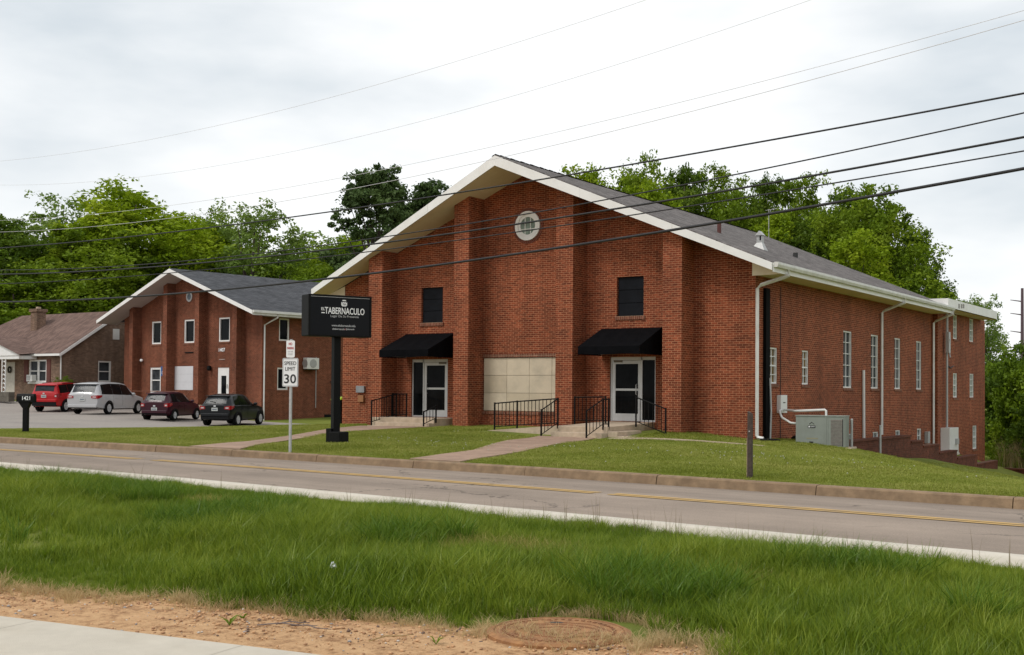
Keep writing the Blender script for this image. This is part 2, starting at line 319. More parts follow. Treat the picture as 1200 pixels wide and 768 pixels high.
_A = np.zeros((_n+1, _n+1)); _A[:_n,:_n] = _phi(_D) - 0*np.eye(_n); _A[:_n,_n] = 1; _A[_n,:_n] = 1
_W = np.linalg.solve(_A, np.append(CT[:,2], 0))
def sstep(a, b, x):
    t = np.clip((x-a)/(b-a), 0, 1); return t*t*(3-2*t)
def hz(X, Y):
    X = np.atleast_1d(np.asarray(X, float)); Y = np.atleast_1d(np.asarray(Y, float))
    u = X*UX + Y*UY; n = X*NX + Y*NY; nn = n - off(u)
    far = np.full(X.shape, _W[_n])
    for i in range(_n): far = far + _W[i]*_phi(np.hypot(X-CT[i,0], Y-CT[i,1]))
    far = np.clip(far, -3.2, 2.2)
    d = np.hypot(X+10, Y-10); far = far*(1-sstep(150, 300, d))
    k = sstep(-13.9, -12.6, nn); far = far*k + 0.14*(1-k)
    near = 0.05 + 0.13*sstep(-20.5, -24.0, nn) + 0.02*np.sin(X*1.9)*np.cos(Y*2.3)
    road = np.full(X.shape, -0.15)
    return np.where(nn > -13.93, far, np.where(nn < -20.3, near, road))
def hz1(x, y): return float(hz(x, y)[0])
def axis(segs):
    out = []
    for a, b, s in segs: out += list(np.arange(a, b, s))
    return np.array(out + [segs[-1][1]])
ax_u = axis([(-900,-200,100),(-200,-90,20),(-90,-60,5),(-60,30,0.75),(30,60,5),(60,200,20),(200,900,100)])
ax_n = axis([(-600,-100,100),(-100,-40,10),(-40,-34,2),(-34,-20.6,0.4),(-20.6,-20.2,0.2),(-20.2,-14.0,2.0),(-14.0,-13.9,0.1),(-13.9,2,0.5),(2,45,1.0),(45,120,8),(120,300,30),(300,1200,100)])
gu, gn = np.meshgrid(ax_u, ax_n); gn2 = gn + np.where(np.abs(gu) < 260, off(gu), off(np.clip(gu, -260, 260)))
gx = gu*UX + gn2*NX; gy = gu*UY + gn2*NY
gz = hz(gx.ravel(), gy.ravel()).reshape(gx.shape)
edge = (gn > -14.02) & (gn < -13.95); gz[edge] = -0.15
nr, nc = gx.shape
idx = np.arange(nr*nc).reshape(nr, nc)
fq = np.stack([idx[:-1,:-1], idx[:-1,1:], idx[1:,1:], idx[1:,:-1]], -1).reshape(-1)

def ground_mat():
    m = bpy.data.materials.new('ground_soil'); nt, b, N, L = nodes_of(m)
    g = N('ShaderNodeNewGeometry')
    n1 = N('ShaderNodeTexNoise'); n1.inputs['Scale'].default_value = 0.35; n1.inputs['Detail'].default_value = 8; n1.inputs['Roughness'].default_value = 0.65
    n2 = N('ShaderNodeTexNoise'); n2.inputs['Scale'].default_value = 9; n2.inputs['Detail'].default_value = 9; n2.inputs['Roughness'].default_value = 0.78
    L(g.outputs['Position'], n1.inputs['Vector']); L(g.outputs['Position'], n2.inputs['Vector'])
    r1 = N('ShaderNodeValToRGB'); r1.color_ramp.elements[0].position = .3; r1.color_ramp.elements[1].position = .7
    r1.color_ramp.elements[0].color = (.105, .135, .02, 1); r1.color_ramp.elements[1].color = (.20, .22, .042, 1)
    L(n1.outputs['Fac'], r1.inputs[0])
    # dirt on the near side, outside the grass line
    r2 = N('ShaderNodeValToRGB'); r2.color_ramp.elements[0].position = .36; r2.color_ramp.elements[1].position = .68
    r2.color_ramp.elements[0].color = (.28, .145, .070, 1); r2.color_ramp.elements[1].color = (.70, .45, .245, 1)
    e = r2.color_ramp.elements.new(.5); e.color = (.57, .345, .18, 1)
    L(n2.outputs['Fac'], r2.inputs[0])
    sp = N('ShaderNodeSeparateXYZ'); L(g.outputs['Position'], sp.inputs[0])
    def lin(a, bb, c):
        p = N('ShaderNodeMath', operation='MULTIPLY'); p.inputs[1].default_value = a; L(sp.outputs['X'], p.inputs[0])
        q = N('ShaderNodeMath', operation='MULTIPLY_ADD'); q.inputs[1].default_value = bb; L(sp.outputs['Y'], q.inputs[0]); L(p.outputs[0], q.inputs[2])
        s = N('ShaderNodeMath', operation='ADD'); s.inputs[1].default_value = c; L(q.outputs[0], s.inputs[0]); return s
    # n - (-26.0) < 0 -> bare soil, with ragged edge
    nn = lin(NX - .3*UX, NY - .3*UY, 30.2)
    wob = N('ShaderNodeMath', operation='MULTIPLY_ADD'); wob.inputs[1].default_value = 0.5; wob.inputs[2].default_value = -0.25
    n3 = N('ShaderNodeTexNoise'); n3.inputs['Scale'].default_value = 2.2; n3.inputs['Detail'].default_value = 4; L(g.outputs['Position'], n3.inputs['Vector']); L(n3.outputs['Fac'], wob.inputs[0])
    ad = N('ShaderNodeMath', operation='ADD'); L(nn.outputs[0], ad.inputs[0]); L(wob.outputs[0], ad.inputs[1])
    st = N('ShaderNodeMapRange'); st.inputs['From Min'].default_value = -0.05; st.inputs['From Max'].default_value = 0.25; L(ad.outputs[0], st.inputs['Value'])
    mx = N('ShaderNodeMixRGB'); L(st.outputs[0], mx.inputs[0]); L(r2.outputs[0], mx.inputs[1]); L(r1.outputs[0], mx.inputs[2])
    L(mx.outputs[0], b.inputs['Base Color']); b.inputs['Roughness'].default_value = 0.95; b.inputs['Specular IOR Level'].default_value = 0.15
    bp = N('ShaderNodeBump'); bp.inputs['Strength'].default_value = 0.9; bp.inputs['Distance'].default_value = 0.03
    n4 = N('ShaderNodeTexNoise'); n4.inputs['Scale'].default_value = 22; n4.inputs['Detail'].default_value = 8; n4.inputs['Roughness'].default_value = 0.75; L(g.outputs['Position'], n4.inputs['Vector'])
    L(n4.outputs['Fac'], bp.inputs['Height']); L(bp.outputs[0], b.inputs['Normal'])
    return m
ground = numpy_mesh('ground', np.stack([gx, gy, gz], -1).reshape(-1, 3), fq, 4, ground_mat(), smooth=True)
tag(ground, 'grassy ground and bare orange soil around the road and buildings', 'ground', kind='structure')

def strip(name, n0, z0, n1, z1, mt, u0=-160, u1=70, us=1.5, extra=None):
    us_ = np.arange(u0, u1 + us, us); prof = extra or [(n0, z0), (n1, z1)]
    vs = []; k = len(prof)
    for u in us_:
        for n, z in prof: x, y = UNo(u, n); vs.append((x, y, z))
    f = []
    for i in range(len(us_)-1):
        for j in range(k-1): f += [i*k+j, (i+1)*k+j, (i+1)*k+j+1, i*k+j+1]
    return numpy_mesh(name, vs, f, 4, mt)
road = strip('road', -19.38, 0, -14.0, 0, ASPH, extra=[(-19.40, -.01), (-18, .02), (-16.7, .045), (-15.4, .02), (-13.98, -.01)])
tag(road, 'worn grey asphalt road with faded double yellow line', 'road', kind='structure')
gut = strip('gutter_kerb', 0, 0, 0, 0, CONCW, extra=[(-19.36, -.004), (-19.9, .03), (-20.02, .04), (-20.08, .12), (-20.12, .135), (-20.46, .135), (-20.50, .0)])
tag(gut, 'pale concrete gutter and kerb on the near side of the road', 'kerb', kind='structure')
for ui, (a, b) in enumerate([(-160, -40), (-40, -6.2), (-5.4, 6.0), (6.9, 70)]):
    for dn in (-.13, .05):
        y = strip('yellow_line', 0, 0, 0, 0, YEL, u0=a, u1=b, us=1.0 if ui else 3, extra=[(-16.72+dn, .0505), (-16.59+dn, .0505)])
        y.parent = road
# far kerb: separate cast lengths
kerb = empty('kerb'); tag(kerb, 'brown stained concrete kerb along the church lawn', 'kerb', kind='structure')
ku = -110.0
while ku < 60:
    ln = 3.05; us_ = np.linspace(ku + .008, ku + ln - .008, 5); mb = MB()
    pr = [(-14.02, -.05), (-13.985, .13), (-13.96, .152), (-13.84, .16), (-13.80, .0)]
    vs = []; fs = []; dz = random.uniform(-.006, .006); dn = random.uniform(-.006, .006)
    for u in us_:
        for n, z in pr: x, y = UNo(float(u), n + dn); vs.append((x, y, z + (dz if z > .1 else 0)))
    k = len(pr)
    for i in range(4):
        for j in range(k-1): fs.append((i*k+j, (i+1)*k+j, (i+1)*k+j+1, i*k+j+1))
    fs += [tuple(range(k))[::-1], tuple(4*k+j for j in range(k))]
    mb.add(vs, fs); mb.build('kerb_stone', KERB, kerb); ku += ln

def drape(name, poly, mt, dz=0.03, res=0.6, thick=0.12, parent=None):
    bm = bmesh.new(); vs = [bm.verts.new((p[0], p[1], 0)) for p in poly]; bm.faces.new(vs)
    xs = [p[0] for p in poly]; ys = [p[1] for p in poly]
    for v in np.arange(min(xs), max(xs), res)[1:]:
        bmesh.ops.bisect_plane(bm, geom=bm.verts[:] + bm.edges[:] + bm.faces[:], plane_co=(v, 0, 0), plane_no=(1, 0, 0))
    for v in np.arange(min(ys), max(ys), res)[1:]:
        bmesh.ops.bisect_plane(bm, geom=bm.verts[:] + bm.edges[:] + bm.faces[:], plane_co=(0, v, 0), plane_no=(0, 1, 0))
    zz = hz([v.co.x for v in bm.verts], [v.co.y for v in bm.verts])
    for v, z in zip(bm.verts, zz): v.co.z = z + dz
    r = bmesh.ops.extrude_face_region(bm, geom=bm.faces[:])
    for v in r['geom']:
        if isinstance(v, bmesh.types.BMVert): v.co.z -= thick
    bmesh.ops.recalc_face_normals(bm, faces=bm.faces[:])
    me = bpy.data.meshes.new(name); bm.to_mesh(me); bm.free()
    return link_mesh(name, me, mt, parent)
lot = drape('parking_lot', [(-24.6,-10.2),(-25.1,-7),(-23.9,-5),(-22.8,-2.8),(-22,-1.2),(-22.2,.7),(-22.8,2.6),(-27,7.0),(-29.6,12.4),(-34.6,13.2),(-50.5,15.0),(-51,11.6),(-58,11.2),(-75,8),(-75,-3.5)], LOT, 0.03, 1.0)
tag(lot, 'pale worn asphalt parking lot in front of the smaller brick building', 'parking lot', kind='structure')
def walk(name, left, right, label):
    w = empty(name); tag(w, label, 'path', kind='structure')
    for i in range(len(left)-1):
        a, b, c, d = (np.array(p, float) for p in (left[i], left[i+1], right[i+1], right[i]))
        L_ = np.linalg.norm((a+d)/2-(b+c)/2); k = max(1, round(L_/1.5))
        for j in range(k):
            t0, t1 = j/k + .004, (j+1)/k - .004
            drape('walk_slab', [tuple(a+(b-a)*t0), tuple(a+(b-a)*t1), tuple(d+(c-d)*t1), tuple(d+(c-d)*t0)], PATH, 0.035, 0.7, parent=w)
    return w
walk('path', [UNo(-7.9-.4, -13.75), (-10.0,-10.9), (-13.2,-4.3), (-13.9,-1.9)], [UNo(-6.3, -13.75), (-8.7,-11.2), (-11.4,-5.8), (-10.7,-2.0)], 'brown concrete walk leading from the kerb to the left church door')
walk('path', [UNo(-.55, -13.75), (-2.5,-10.9), (-4.6,-6.3), (-5.3,-3.6)], [UNo(.9, -13.75), (-1.3,-10.6), (-2.7,-6.3), (-3.4,-3.6)], 'brown concrete walk leading from the kerb to the right church door')

# ------------------------------------------------------------------ wall builder
def wall(mb, x0, x1, zb, top, holes, T, depth=0.12):
    """front face in local plane (x,z) with rectangular holes; top: function x->z; T maps (x,d,z) to 3D (d = inwards)"""
    xs = {x0, x1}
    for h in holes: xs |= {h[0], h[1]}
    if hasattr(top, 'breaks'): xs |= set(top.breaks)
    xs = sorted(x for x in xs if x0 <= x <= x1)
    for a, b in zip(xs[:-1], xs[1:]):
        m = (a+b)/2; hs = sorted([h for h in holes if h[0] <= m <= h[1]], key=lambda h: h[2]); z = zb
        for h in hs:
            mb.poly([T(a,0,z), T(b,0,z), T(b,0,h[2]), T(a,0,h[2])]); z = h[3]
        mb.poly([T(a,0,z), T(b,0,z), T(b,0,top(b)), T(a,0,top(a))])
    for x_0, x_1, z0, z1 in holes:
        for p, q in (((x_0,z0),(x_1,z0)), ((x_1,z0),(x_1,z1)), ((x_1,z1),(x_0,z1)), ((x_0,z1),(x_0,z0))):
            mb.poly([T(p[0],0,p[1]), T(q[0],0,q[1]), T(q[0],depth,q[1]), T(p[0],depth,p[1])])
def window(parent, T, x0, x1, z0, z1, nx, nz, glass, fr=WHITE, w=0.05, mw=0.025, d=0.08, sill=None, double=False):
    wd = MB()
    def bar(a, b, c, e, d0, d1):
        ps = [T(a,d0,c), T(b,d0,c), T(b,d0,e), T(a,d0,e), T(a,d1,c), T(b,d1,c), T(b,d1,e), T(a,d1,e)]
        wd.add(ps, [(0,1,2,3),(4,7,6,5),(0,4,5,1),(1,5,6,2),(2,6,7,3),(3,7,4,0)])
    bar(x0, x0+w, z0, z1, d-.05, d+.03); bar(x1-w, x1, z0, z1, d-.05, d+.03); bar(x0+w, x1-w, z0, z0+w, d-.05, d+.03); bar(x0+w, x1-w, z1-w, z1, d-.05, d+.03)
    for i in range(1, nx):
        x = x0 + (x1-x0)*i/nx; bar(x-mw/2, x+mw/2, z0+w, z1-w, d-.02, d+.02)
    for i in range(1, nz):
        z = z0 + (z1-z0)*i/nz; e = mw/2*(1.8 if double and i == nz//2 else 1); bar(x0+w, x1-w, z-e, z+e, d-.03, d+.018)
    f = wd.build('window', fr, parent)
    g = MB().poly([T(x0+.01,d+.025,z0+.01), T(x1-.01,d+.025,z0+.01), T(x1-.01,d+.025,z1-.01), T(x0+.01,d+.025,z1-.01)]).build('pane', glass, f)
    if sill:
        s = MB(); a, b = x0-.06, x1+.06
        ps = [T(a,-.035,z0-.10), T(b,-.035,z0-.10), T(b,-.035,z0-.012), T(a,-.035,z0-.012), T(a,.1,z0-.10), T(b,.1,z0-.10), T(b,.1,z0+.004), T(a,.1,z0+.004)]
        s.add(ps, [(0,1,2,3),(4,7,6,5),(0,4,5,1),(1,5,6,2),(2,6,7,3),(3,7,4,0)]); s.build('sill', sill, f)
    return f

# ------------------------------------------------------------------ church
CH = empty('church', (0,0,0), 0, 'large red brick church with white gable and two black awnings', 'church')
XC = -8.25; EZ = 5.45; EX = .85; RZ = 9.35; SL = (RZ-EZ)/(EX-XC); YF = -1.85; YE = -.8; YB = 19.75; XL = 2*XC-EX; XW = -16.5
def rooftop(x): return RZ - SL*abs(x-XC)
def under(x): return rooftop(x) - 0.33
def gtop(x): return under(x) + .03
gtop.breaks = [XC]
Tf = lambda x, d, z: (x, d, z)
Ts = lambda y, d, z: (-d, y, z)
HW = [(-4.73,-3.76,4.07,5.33), (-12.74,-11.77,4.07,5.33)]
DR = (-4.97,-3.33,.70,2.76); DL = (-13.17,-11.53,.70,2.76); PN = (-10.0,-6.5,.95,2.79)
mb = MB(); wall(mb, XW, 0, -1.0, gtop, HW + [DR, DL, PN], Tf, 0.16)
mb.build('front_wall', BR, CH)
TALL = [(8.0,8.96,1.85,3.89), (11.17,12.1,1.85,3.89), (14.2,15.05,1.85,3.89), (17.3,18.15,1.85,3.89)]
SM = [(1.12,1.77,1.93,3.05), (3.9,4.53,1.93,3.05)]
BASE = [(8.4,9.05,-.7,.2), (11.4,12.15,-.7,.2), (14.35,15.05,-.7,.2), (17.45,18.15,-.7,.2)]
side_top = lambda y: 5.2
mb = MB(); wall(mb, 0, 20.0, -3.2, side_top, TALL + SM + BASE, Ts, 0.12)
mb.build('side_wall', BR, CH)
mb = MB(); mb.poly([(XW,0,-1),(XW,20,-1),(XW,20,5.2),(XW,0,5.2)]); mb.poly([(XW,19.7,4),(0,19.7,4),(0,19.7,5.2),(XC,19.7,under(XC)+.03),(XW,19.7,5.2)])
mb.build('back_wall', BR, CH)
for cx in (-2.33, -6.18, -10.32, -14.17):
    a, b = cx-.32, cx+.32; m2 = MB(); y0 = -.87
    za, zb_, = gtop(a), gtop(b)
    m2.add([(a,y0,-1),(b,y0,-1),(b,y0,zb_),(a,y0,za),(a,.01,-1),(b,.01,-1),(b,.01,zb_),(a,.01,za)], [(0,1,2,3),(1,5,6,2),(0,3,7,4),(3,2,6,7)])
    m2.build('pilaster', BR, CH)
# roof slabs
rf = MB(); t = 0.05
for s in (1, -1):
    ex, ez_ = (EX, EZ) if s > 0 else (XL, EZ)
    p = [(XC,YF,RZ),(ex,YE,ez_),(ex,YB,ez_),(XC,YB,RZ)]; q = [(a,b,c-t) for a,b,c in p]
    if s < 0: p = p[::-1]; q = q[::-1]
    rf.add(p+q, [(0,1,2,3),(7,6,5,4),(0,4,5,1),(1,5,6,2),(2,6,7,3)])
roof = rf.build('roof', ROOF, CH)
cap = MB()
for k in range(72):
    y = YF + k*.3; d = .012*(k % 2)
    for s in (1,-1): cap.poly([(XC,y,RZ+.03+d),(XC+s*.16,y,RZ-.035+d),(XC+s*.16,y+.29,RZ-.045+d),(XC,y+.29,RZ+.02+d)][::s])
cap.build('ridge_cap', ROOF, roof)
# rake fascia
for s in (1, -1):
    ex, ez_ = (EX, EZ) if s > 0 else (XL, EZ)
    for Y, Y2, d in ((YF, YE, -.045), (YB, YB, .045)):
        nb = 3                                    # boards butted end to end with open joints
        for k in range(nb):
            t0, t1 = k/nb + (.0004 if k else 0), (k+1)/nb - (.0004 if k < nb-1 else 0)
            q0 = [(XC+(ex-XC)*t, RZ+(ez_-RZ)*t-.03, RZ-.36+(ez_-.25-RZ+.36)*t) for t in (t0, t1)]
            sg_ = random.uniform(-.006, .006)
            ya, yb = Y+(Y2-Y)*t0, Y+(Y2-Y)*t1; MB().prism([(q0[0][0],ya,q0[0][1]),(q0[1][0],yb,q0[1][1]),(q0[1][0],yb,q0[1][2]+sg_),(q0[0][0],ya,q0[0][2])], (0, d*(1+.04*k), 0)).build('rake_board', WHITE, CH)
so = MB()
for s in (1, -1):
    ex, ez_ = (EX, EZ) if s > 0 else (XL, EZ)
    p = [(XC,YF,RZ-.33),(ex,YE,ez_-.25),(ex,0.0,ez_-.25),(XC,0.0,RZ-.33)]
    so.poly(p)
    wx = 0 if s > 0 else XW
    zs0 = 5.17
    so.poly([(wx,0,zs0),(ex,0,zs0),(ex,YB,zs0),(wx,YB,zs0)])
    so.add([(wx-s*.1,-.02,5.15),(ex-s*.02,-.02,5.16),(ex-s*.02,-.02,EZ-.22),(wx-s*.1,-.02,under(wx-s*.1)+.03)], [(0,1,2,3)])
so.build('soffit', SOFF, CH)
for s in (1, -1):
    ex, ez_ = (EX, EZ) if s > 0 else (XL, EZ)
    box('eave_fascia', WHITE, CH, min(ex,ex+s*.03), max(ex,ex+s*.03), YE+.01, YB, 5.155, 5.42)
gt = MB()
prof = [(0,5.44),(.13,5.44),(.13,5.37),(.10,5.29),(0,5.29)]
for i in range(5):
    a, b = prof[i], prof[(i+1) % 5]
    gt.poly([(EX+.035+a[0],YE+.03,a[1]),(EX+.035+b[0],YE+.03,b[1]),(EX+.035+b[0],YB,b[1]),(EX+.035+a[0],YB,a[1])])
for yy in (YE+.03, YB): gt.poly([(EX+.035+a,yy,z) for a,z in prof])
gt.build('gutter', GUT, CH)
for y, zb_ in ((-.06,.26), (12.26,-.02), (19.72,-.72)):
    d = MB(); w = .045
    yy = .2 if y < 0 else min(y, 19.6)
    pts = [(EX+.10, yy, 5.30), (EX+.10, yy, 5.12), (.75, yy-.05, 5.05), (.20, y, 4.86), (.085, y, 4.76), (.085, y, zb_+.1)]
    if y < 0: pts += [(.12, y, zb_+.05), (.3, y-.02, zb_+.02)]
    d.tube(pts, .055, 4); d.build('downspout', GUT, CH)
# upper black boarded windows of 3 panels
for h in HW:
    wo_ = box('window', BLACKBOARD, CH, h[0]+.005,h[1]-.005,.10,.14,h[2],h[3])
    for k in range(3):
        dz = (h[3]-h[2])/3
        box('panel', BLACKBOARD, wo_, h[0]+.02, h[1]-.02, .075, .105, h[2]+k*dz+.012, h[2]+(k+1)*dz-.012)
    box('sill', BRS, wo_, h[0]-.05, h[1]+.05, -.04, .1, h[2]-.115, h[2]-.003)
# stone panel
ps = empty('stone_panel_field'); ps.parent = CH
xs = [-9.98,-9.02,-8.1,-7.2,-6.52]; zs = [.97,1.58,2.18,2.78]
for i in range(4):
    for j in range(3):
        box('stone_panel', STONE2 if (i, j) in ((1,0),(2,0),(0,1)) else STONE, ps, xs[i]+.006, xs[i+1]-.006, .035+random.uniform(0,.006), .12, zs[j]+.006, zs[j+1]-.006)
box('stone_panel_backing', mat('panel_joint', (.36,.30,.22), .9), ps, -9.99,-6.51,.10,.14,.955,2.785)
box('soldier_course', BRS, CH, -10.0,-6.5,-.012,.06,2.80,2.915)
box('panel_sill', BRS, CH, -10.02,-6.5,-.03,.06,.85,.945)
# round window
ro = empty('round_window'); ro.parent = CH; ro.location = (-8.17, 0, 7.24)
mrot = Matrix.Rotation(R(90), 4, 'X')
def ring(r0, r1, d0, d1, seg=40):
    m = MB(); vs = []
    for r, d in ((r0,d0),(r1,d0),(r1,d1),(r0,d1)):
        vs += [(r*math.cos(2*math.pi*k/seg), d, r*math.sin(2*math.pi*k/seg)) for k in range(seg)]
    fs = []
    for q in range(4):
        for k in range(seg): fs.append((q*seg+k, q*seg+(k+1) % seg, ((q+1) % 4)*seg+(k+1) % seg, ((q+1) % 4)*seg+k))
    return m.add(vs, fs)
for k in range(44):       # rowlock bricks round the opening
    a = 2*math.pi*k/44; M = Matrix.Rotation(-a, 4, 'Y')
    MB().box(.515,.61,-.02,.05,-.028,.028, m=M).build('ring_brick', mat('ring_brick', (.16,.05,.03), .85, .3, 3), ro)
ring(.385,.50,-.06,.05).build('frame', WHITE, ro); ring(.30,.39,-.03,.05).build('inner_frame', WHITE, ro)
MB().add([(.34*math.cos(2*math.pi*k/32), -.008, .34*math.sin(2*math.pi*k/32)) for k in range(32)], [tuple(range(32))]).build('pane', GLASSG, ro)
mm = MB()
for o_ in (-.11, .11): mm.box(o_-.012,o_+.012,-.022,-.009,-.29,.29); mm.box(-.29,.29,-.020,-.009,o_-.012,o_+.012)
mm.build('muntins', WHITE, ro)
# doors
def church_door(D, flip):
    x0, x1, z0, z1 = D; d = empty('entrance_door'); d.parent = CH
    def X(t): return x0 + t if not flip else x1 - t
    def bx(nm, mt, a, b, y0, y1, c, e, par=d): a, b = sorted((X(a), X(b))); return box(nm, mt, par, a, b, y0, y1, c, e)
    W = x1-x0
    f = MB()
    for a, b, c, e in ((0,.05,z0,z1),(1.10,1.15,z0,z1),(W-.045,W,z0,z1),(.05,W-.045,z1-.10,z1),(1.15,W-.045,z0,z0+.05)):
        q, r = sorted((X(a), X(b))); f.box(q, r, .05,.13, c, e)
    f.build('frame', ALU, d)
    l = MB()
    for a, b, c, e in ((.055,.17,z0+.01,z1-.11),(.99,1.095,z0+.01,z1-.11),(.17,.99,z0+.01,z0+.25),(.17,.99,z1-.22,z1-.11),(.17,.99,z0+.98,z0+1.05)):
        q, r = sorted((X(a), X(b))); l.box(q, r, .065,.115, c, e)
    leaf = l.build('door_leaf', ALU, d)
    bx('pane', GLASS, .165,.995,.085,.095, z0+.24, z1-.21, leaf)
    bx('pane', GLASS, 1.15,W-.045,.085,.095, z0+.05, z1-.10, d)
    h = MB(); hx = X(.95)
    h.tube([(hx,.06,z0+.85),(hx,.0,z0+.87),(hx,.0,z0+1.17),(hx,.06,z0+1.19)], .014, 6); h.build('door_handle', ALU, leaf)
    bx('door_closer', mat('bronze', (.16,.13,.09), .5), .12,.42,.03,.07, z1-.17, z1-.10, d)
church_door(DR, False); church_door(DL, True)
def awning(x0, x1):
    m = MB(); yb, yf, zt, zv, zb_ = -.005, -1.5, 3.68, 3.05, 2.80
    P = [(x0,yb,zt),(x1,yb,zt),(x1,yf,zv),(x0,yf,zv),(x0,yf,zb_),(x1,yf,zb_),(x0,yb,zb_),(x1,yb,zb_)]
    # slight sag of the cloth between ribs
    n = 8; rows = [(yb,zt),(yb+(yf-yb)*.5,(zt+zv)/2),(yf,zv),(yf-.005,(zv+zb_)/2),(yf,zb_)]
    vs = []
    for i in range(n+1):
        t_ = i/n; x = x0+(x1-x0)*t_
        for j, (y, z) in enumerate(rows): vs.append((x, y, z-(.018*math.sin(math.pi*((t_*4) % 1)) if j == 1 else 0)+(.012*math.sin(t_*9+x0) if j == 4 else 0)))
    fs = [(i*5+j, (i+1)*5+j, (i+1)*5+j+1, i*5+j+1) for i in range(n) for j in range(4)]
    m.add(vs, fs)
    for x in (x0, x1): m.poly([(x,yb,zt),(x,yf,zv),(x,yf,zb_),(x,yb,zb_)])
    a = m.build('awning', CANVAS, CH)
    for x in (x0+.03, x1-.03): MB().tube([(x,-.02,zt-.04),(x,yf+.03,zv-.03),(x,yf+.03,zb_+.05),(x,-.02,zb_+.05)], .015, 5).build('awning_frame', ALU, a)
awning(-5.28, -3.1); awning(-13.42, -11.24)
# side windows
for i, h in enumerate(TALL): window(CH, Ts, *h, 2, 5, GLASSW, sill=BRS)
for h in SM: window(CH, Ts, *h, 2, 4, AMBER, sill=BRS, double=True)
for h in BASE: window(CH, Ts, *h, 2, 3, GLASSW, sill=None)
# rear three-storey block with flat roof
RB0, RB1, RX = 19.9, 28.85, .22
RW = [(22.55,23.34,4.2,5.3),(25.65,26.5,4.2,5.3),(22.55,23.34,1.52,2.63),(25.7,26.55,1.52,2.66),(22.8,23.5,-.95,.15),(26.3,27.15,-.97,.16)]
Tr = lambda y, d, z: (RX-d, y, z)
mb = MB(); wall(mb, RB0, RB1, -4.0, lambda y: 5.35, RW, Tr, .12)
mb.poly([(RX-3,RB0,-4),(RX,RB0,-4),(RX,RB0,5.35),(RX-3,RB0,5.35)]); mb.poly([(XW,RB1,-4),(RX,RB1,-4),(RX,RB1,5.35),(XW,RB1,5.35)]); mb.poly([(XW,18,-4),(XW,RB1,-4),(XW,RB1,5.35),(XW,18,5.35)])
mb.build('rear_wall', BR, CH)
for h in RW: window(CH, Tr, *h, 2, 4, GLASSG, sill=BRS, double=True)
fr = MB(); fr.box(XW-.7, .95, 19.8, 27.9, 5.70, 5.74); fr.box(-1.2, .95, 18.62, 19.8, 5.70, 5.738); fr.build('flat_roof', ROOF, CH)
ff = MB(); ff.box(.95,.99,18.62,27.9,5.36,5.74); ff.box(XW-.7,.99,27.9,27.94,5.36,5.74); ff.box(-1.5,.99,18.58,18.62,5.36,5.74); ff.build('flat_roof_fascia', WHITE, CH)
fs_ = MB(); fs_.poly([(RX-.3,18.6,5.34),(.95,18.6,5.34),(.95,27.9,5.34),(RX-.3,27.9,5.34)]); fs_.build('flat_roof_soffit', SOFF, CH)
# stains: unpainted patch boards on the flat roof fascia
for k, yy in enumerate((20.3, 20.75, 21.1)): box('weathered_board', mat('grey_board', (.30,.28,.27), .9, .3, 9), CH, .988,.996, yy, yy+.25, 5.42+.03*k, 5.62+.02*k)
# roof fittings
def on_roof(x): return rooftop(x)
z = on_roof(-1.74)
v = empty('roof_vent', (-1.74,4.6,z)); v.parent = CH; v.scale = (.62,.62,.62)
MB().add([(-.28,-.28,-.02+.12),(.34,-.28,-.14),(.34,.28,-.14),(-.28,.28,.10),(-.15,-.15,.30),(.15,-.15,.30),(.15,.15,.30),(-.15,.15,.30)], [(0,1,5,4),(1,2,6,5),(2,3,7,6),(3,0,4,7),(4,5,6,7)]).build('flashing', GALV, v)
MB().box(-.15,.15,-.15,.15,.28,.72).build('shaft', GALV, v); box('vent_opening', BLACKBOARD, v, .02,.11,-.155,-.149,.42,.66)
MB().add([(-.22,-.22,.70),(.22,-.22,.70),(.22,.22,.70),(-.22,.22,.70),(0,-.2,.95),(0,.2,.95)], [(0,1,4),(1,2,5,4),(2,3,5),(3,0,4,5),(0,3,2,1)]).build('cowl', GALV, v)
MB().tube([(-3.16,4.4,on_roof(-3.16)-.05),(-3.16,4.4,on_roof(-3.16)+.38)], .07, 10).build('vent_pipe', mat('red_brown_pipe', (.10,.03,.025), .7), CH)
MB().tube([(-2.0,8.6,on_roof(-2.0)-.05),(-2.0,8.6,on_roof(-2.0)+.16)], .09, 10).build('vent_pipe', mat('dark_pipe', (.03,.03,.03), .7), CH)
am = MB(); am.tube([(-6.9,18.2,on_roof(-6.9)-.1),(-6.9,18.2,on_roof(-6.9)+1.35)], .015, 6); am.tube([(-7.05,18.2,on_roof(-6.9)+1.3),(-6.5,18.2,on_roof(-6.9)+1.34)], .012, 5); am.build('antenna', GALV, CH)
# black chase and pipes on side wall
box('cable_chase', mat('black_chase', (.004,.004,.004), .8, spec=.08), CH, .0, .10, .60, .92, .1, 4.82)
MB().tube([(.16,.8,.25),(.16,.86,1.1),(.12,.86,2.1)], .03, 6).build('conduit', GALV, CH)
MB().tube([(.03,1.95,-.2),(.03,1.95,4.95)], .012, 5).build('cable', WIRE, CH)
MB().tube([(.06,10.15,-.1),(.06,10.1,2.52)], .055, 8).build('vent_pipe', PVC, CH)
b = box('disconnect_box', PVC, CH, .0,.14, 1.72,2.25, 1.02,1.58, bevel=.01)
box('breaker_window', BTXT, b, .14,.146, 1.9,2.08, 1.33,1.36)
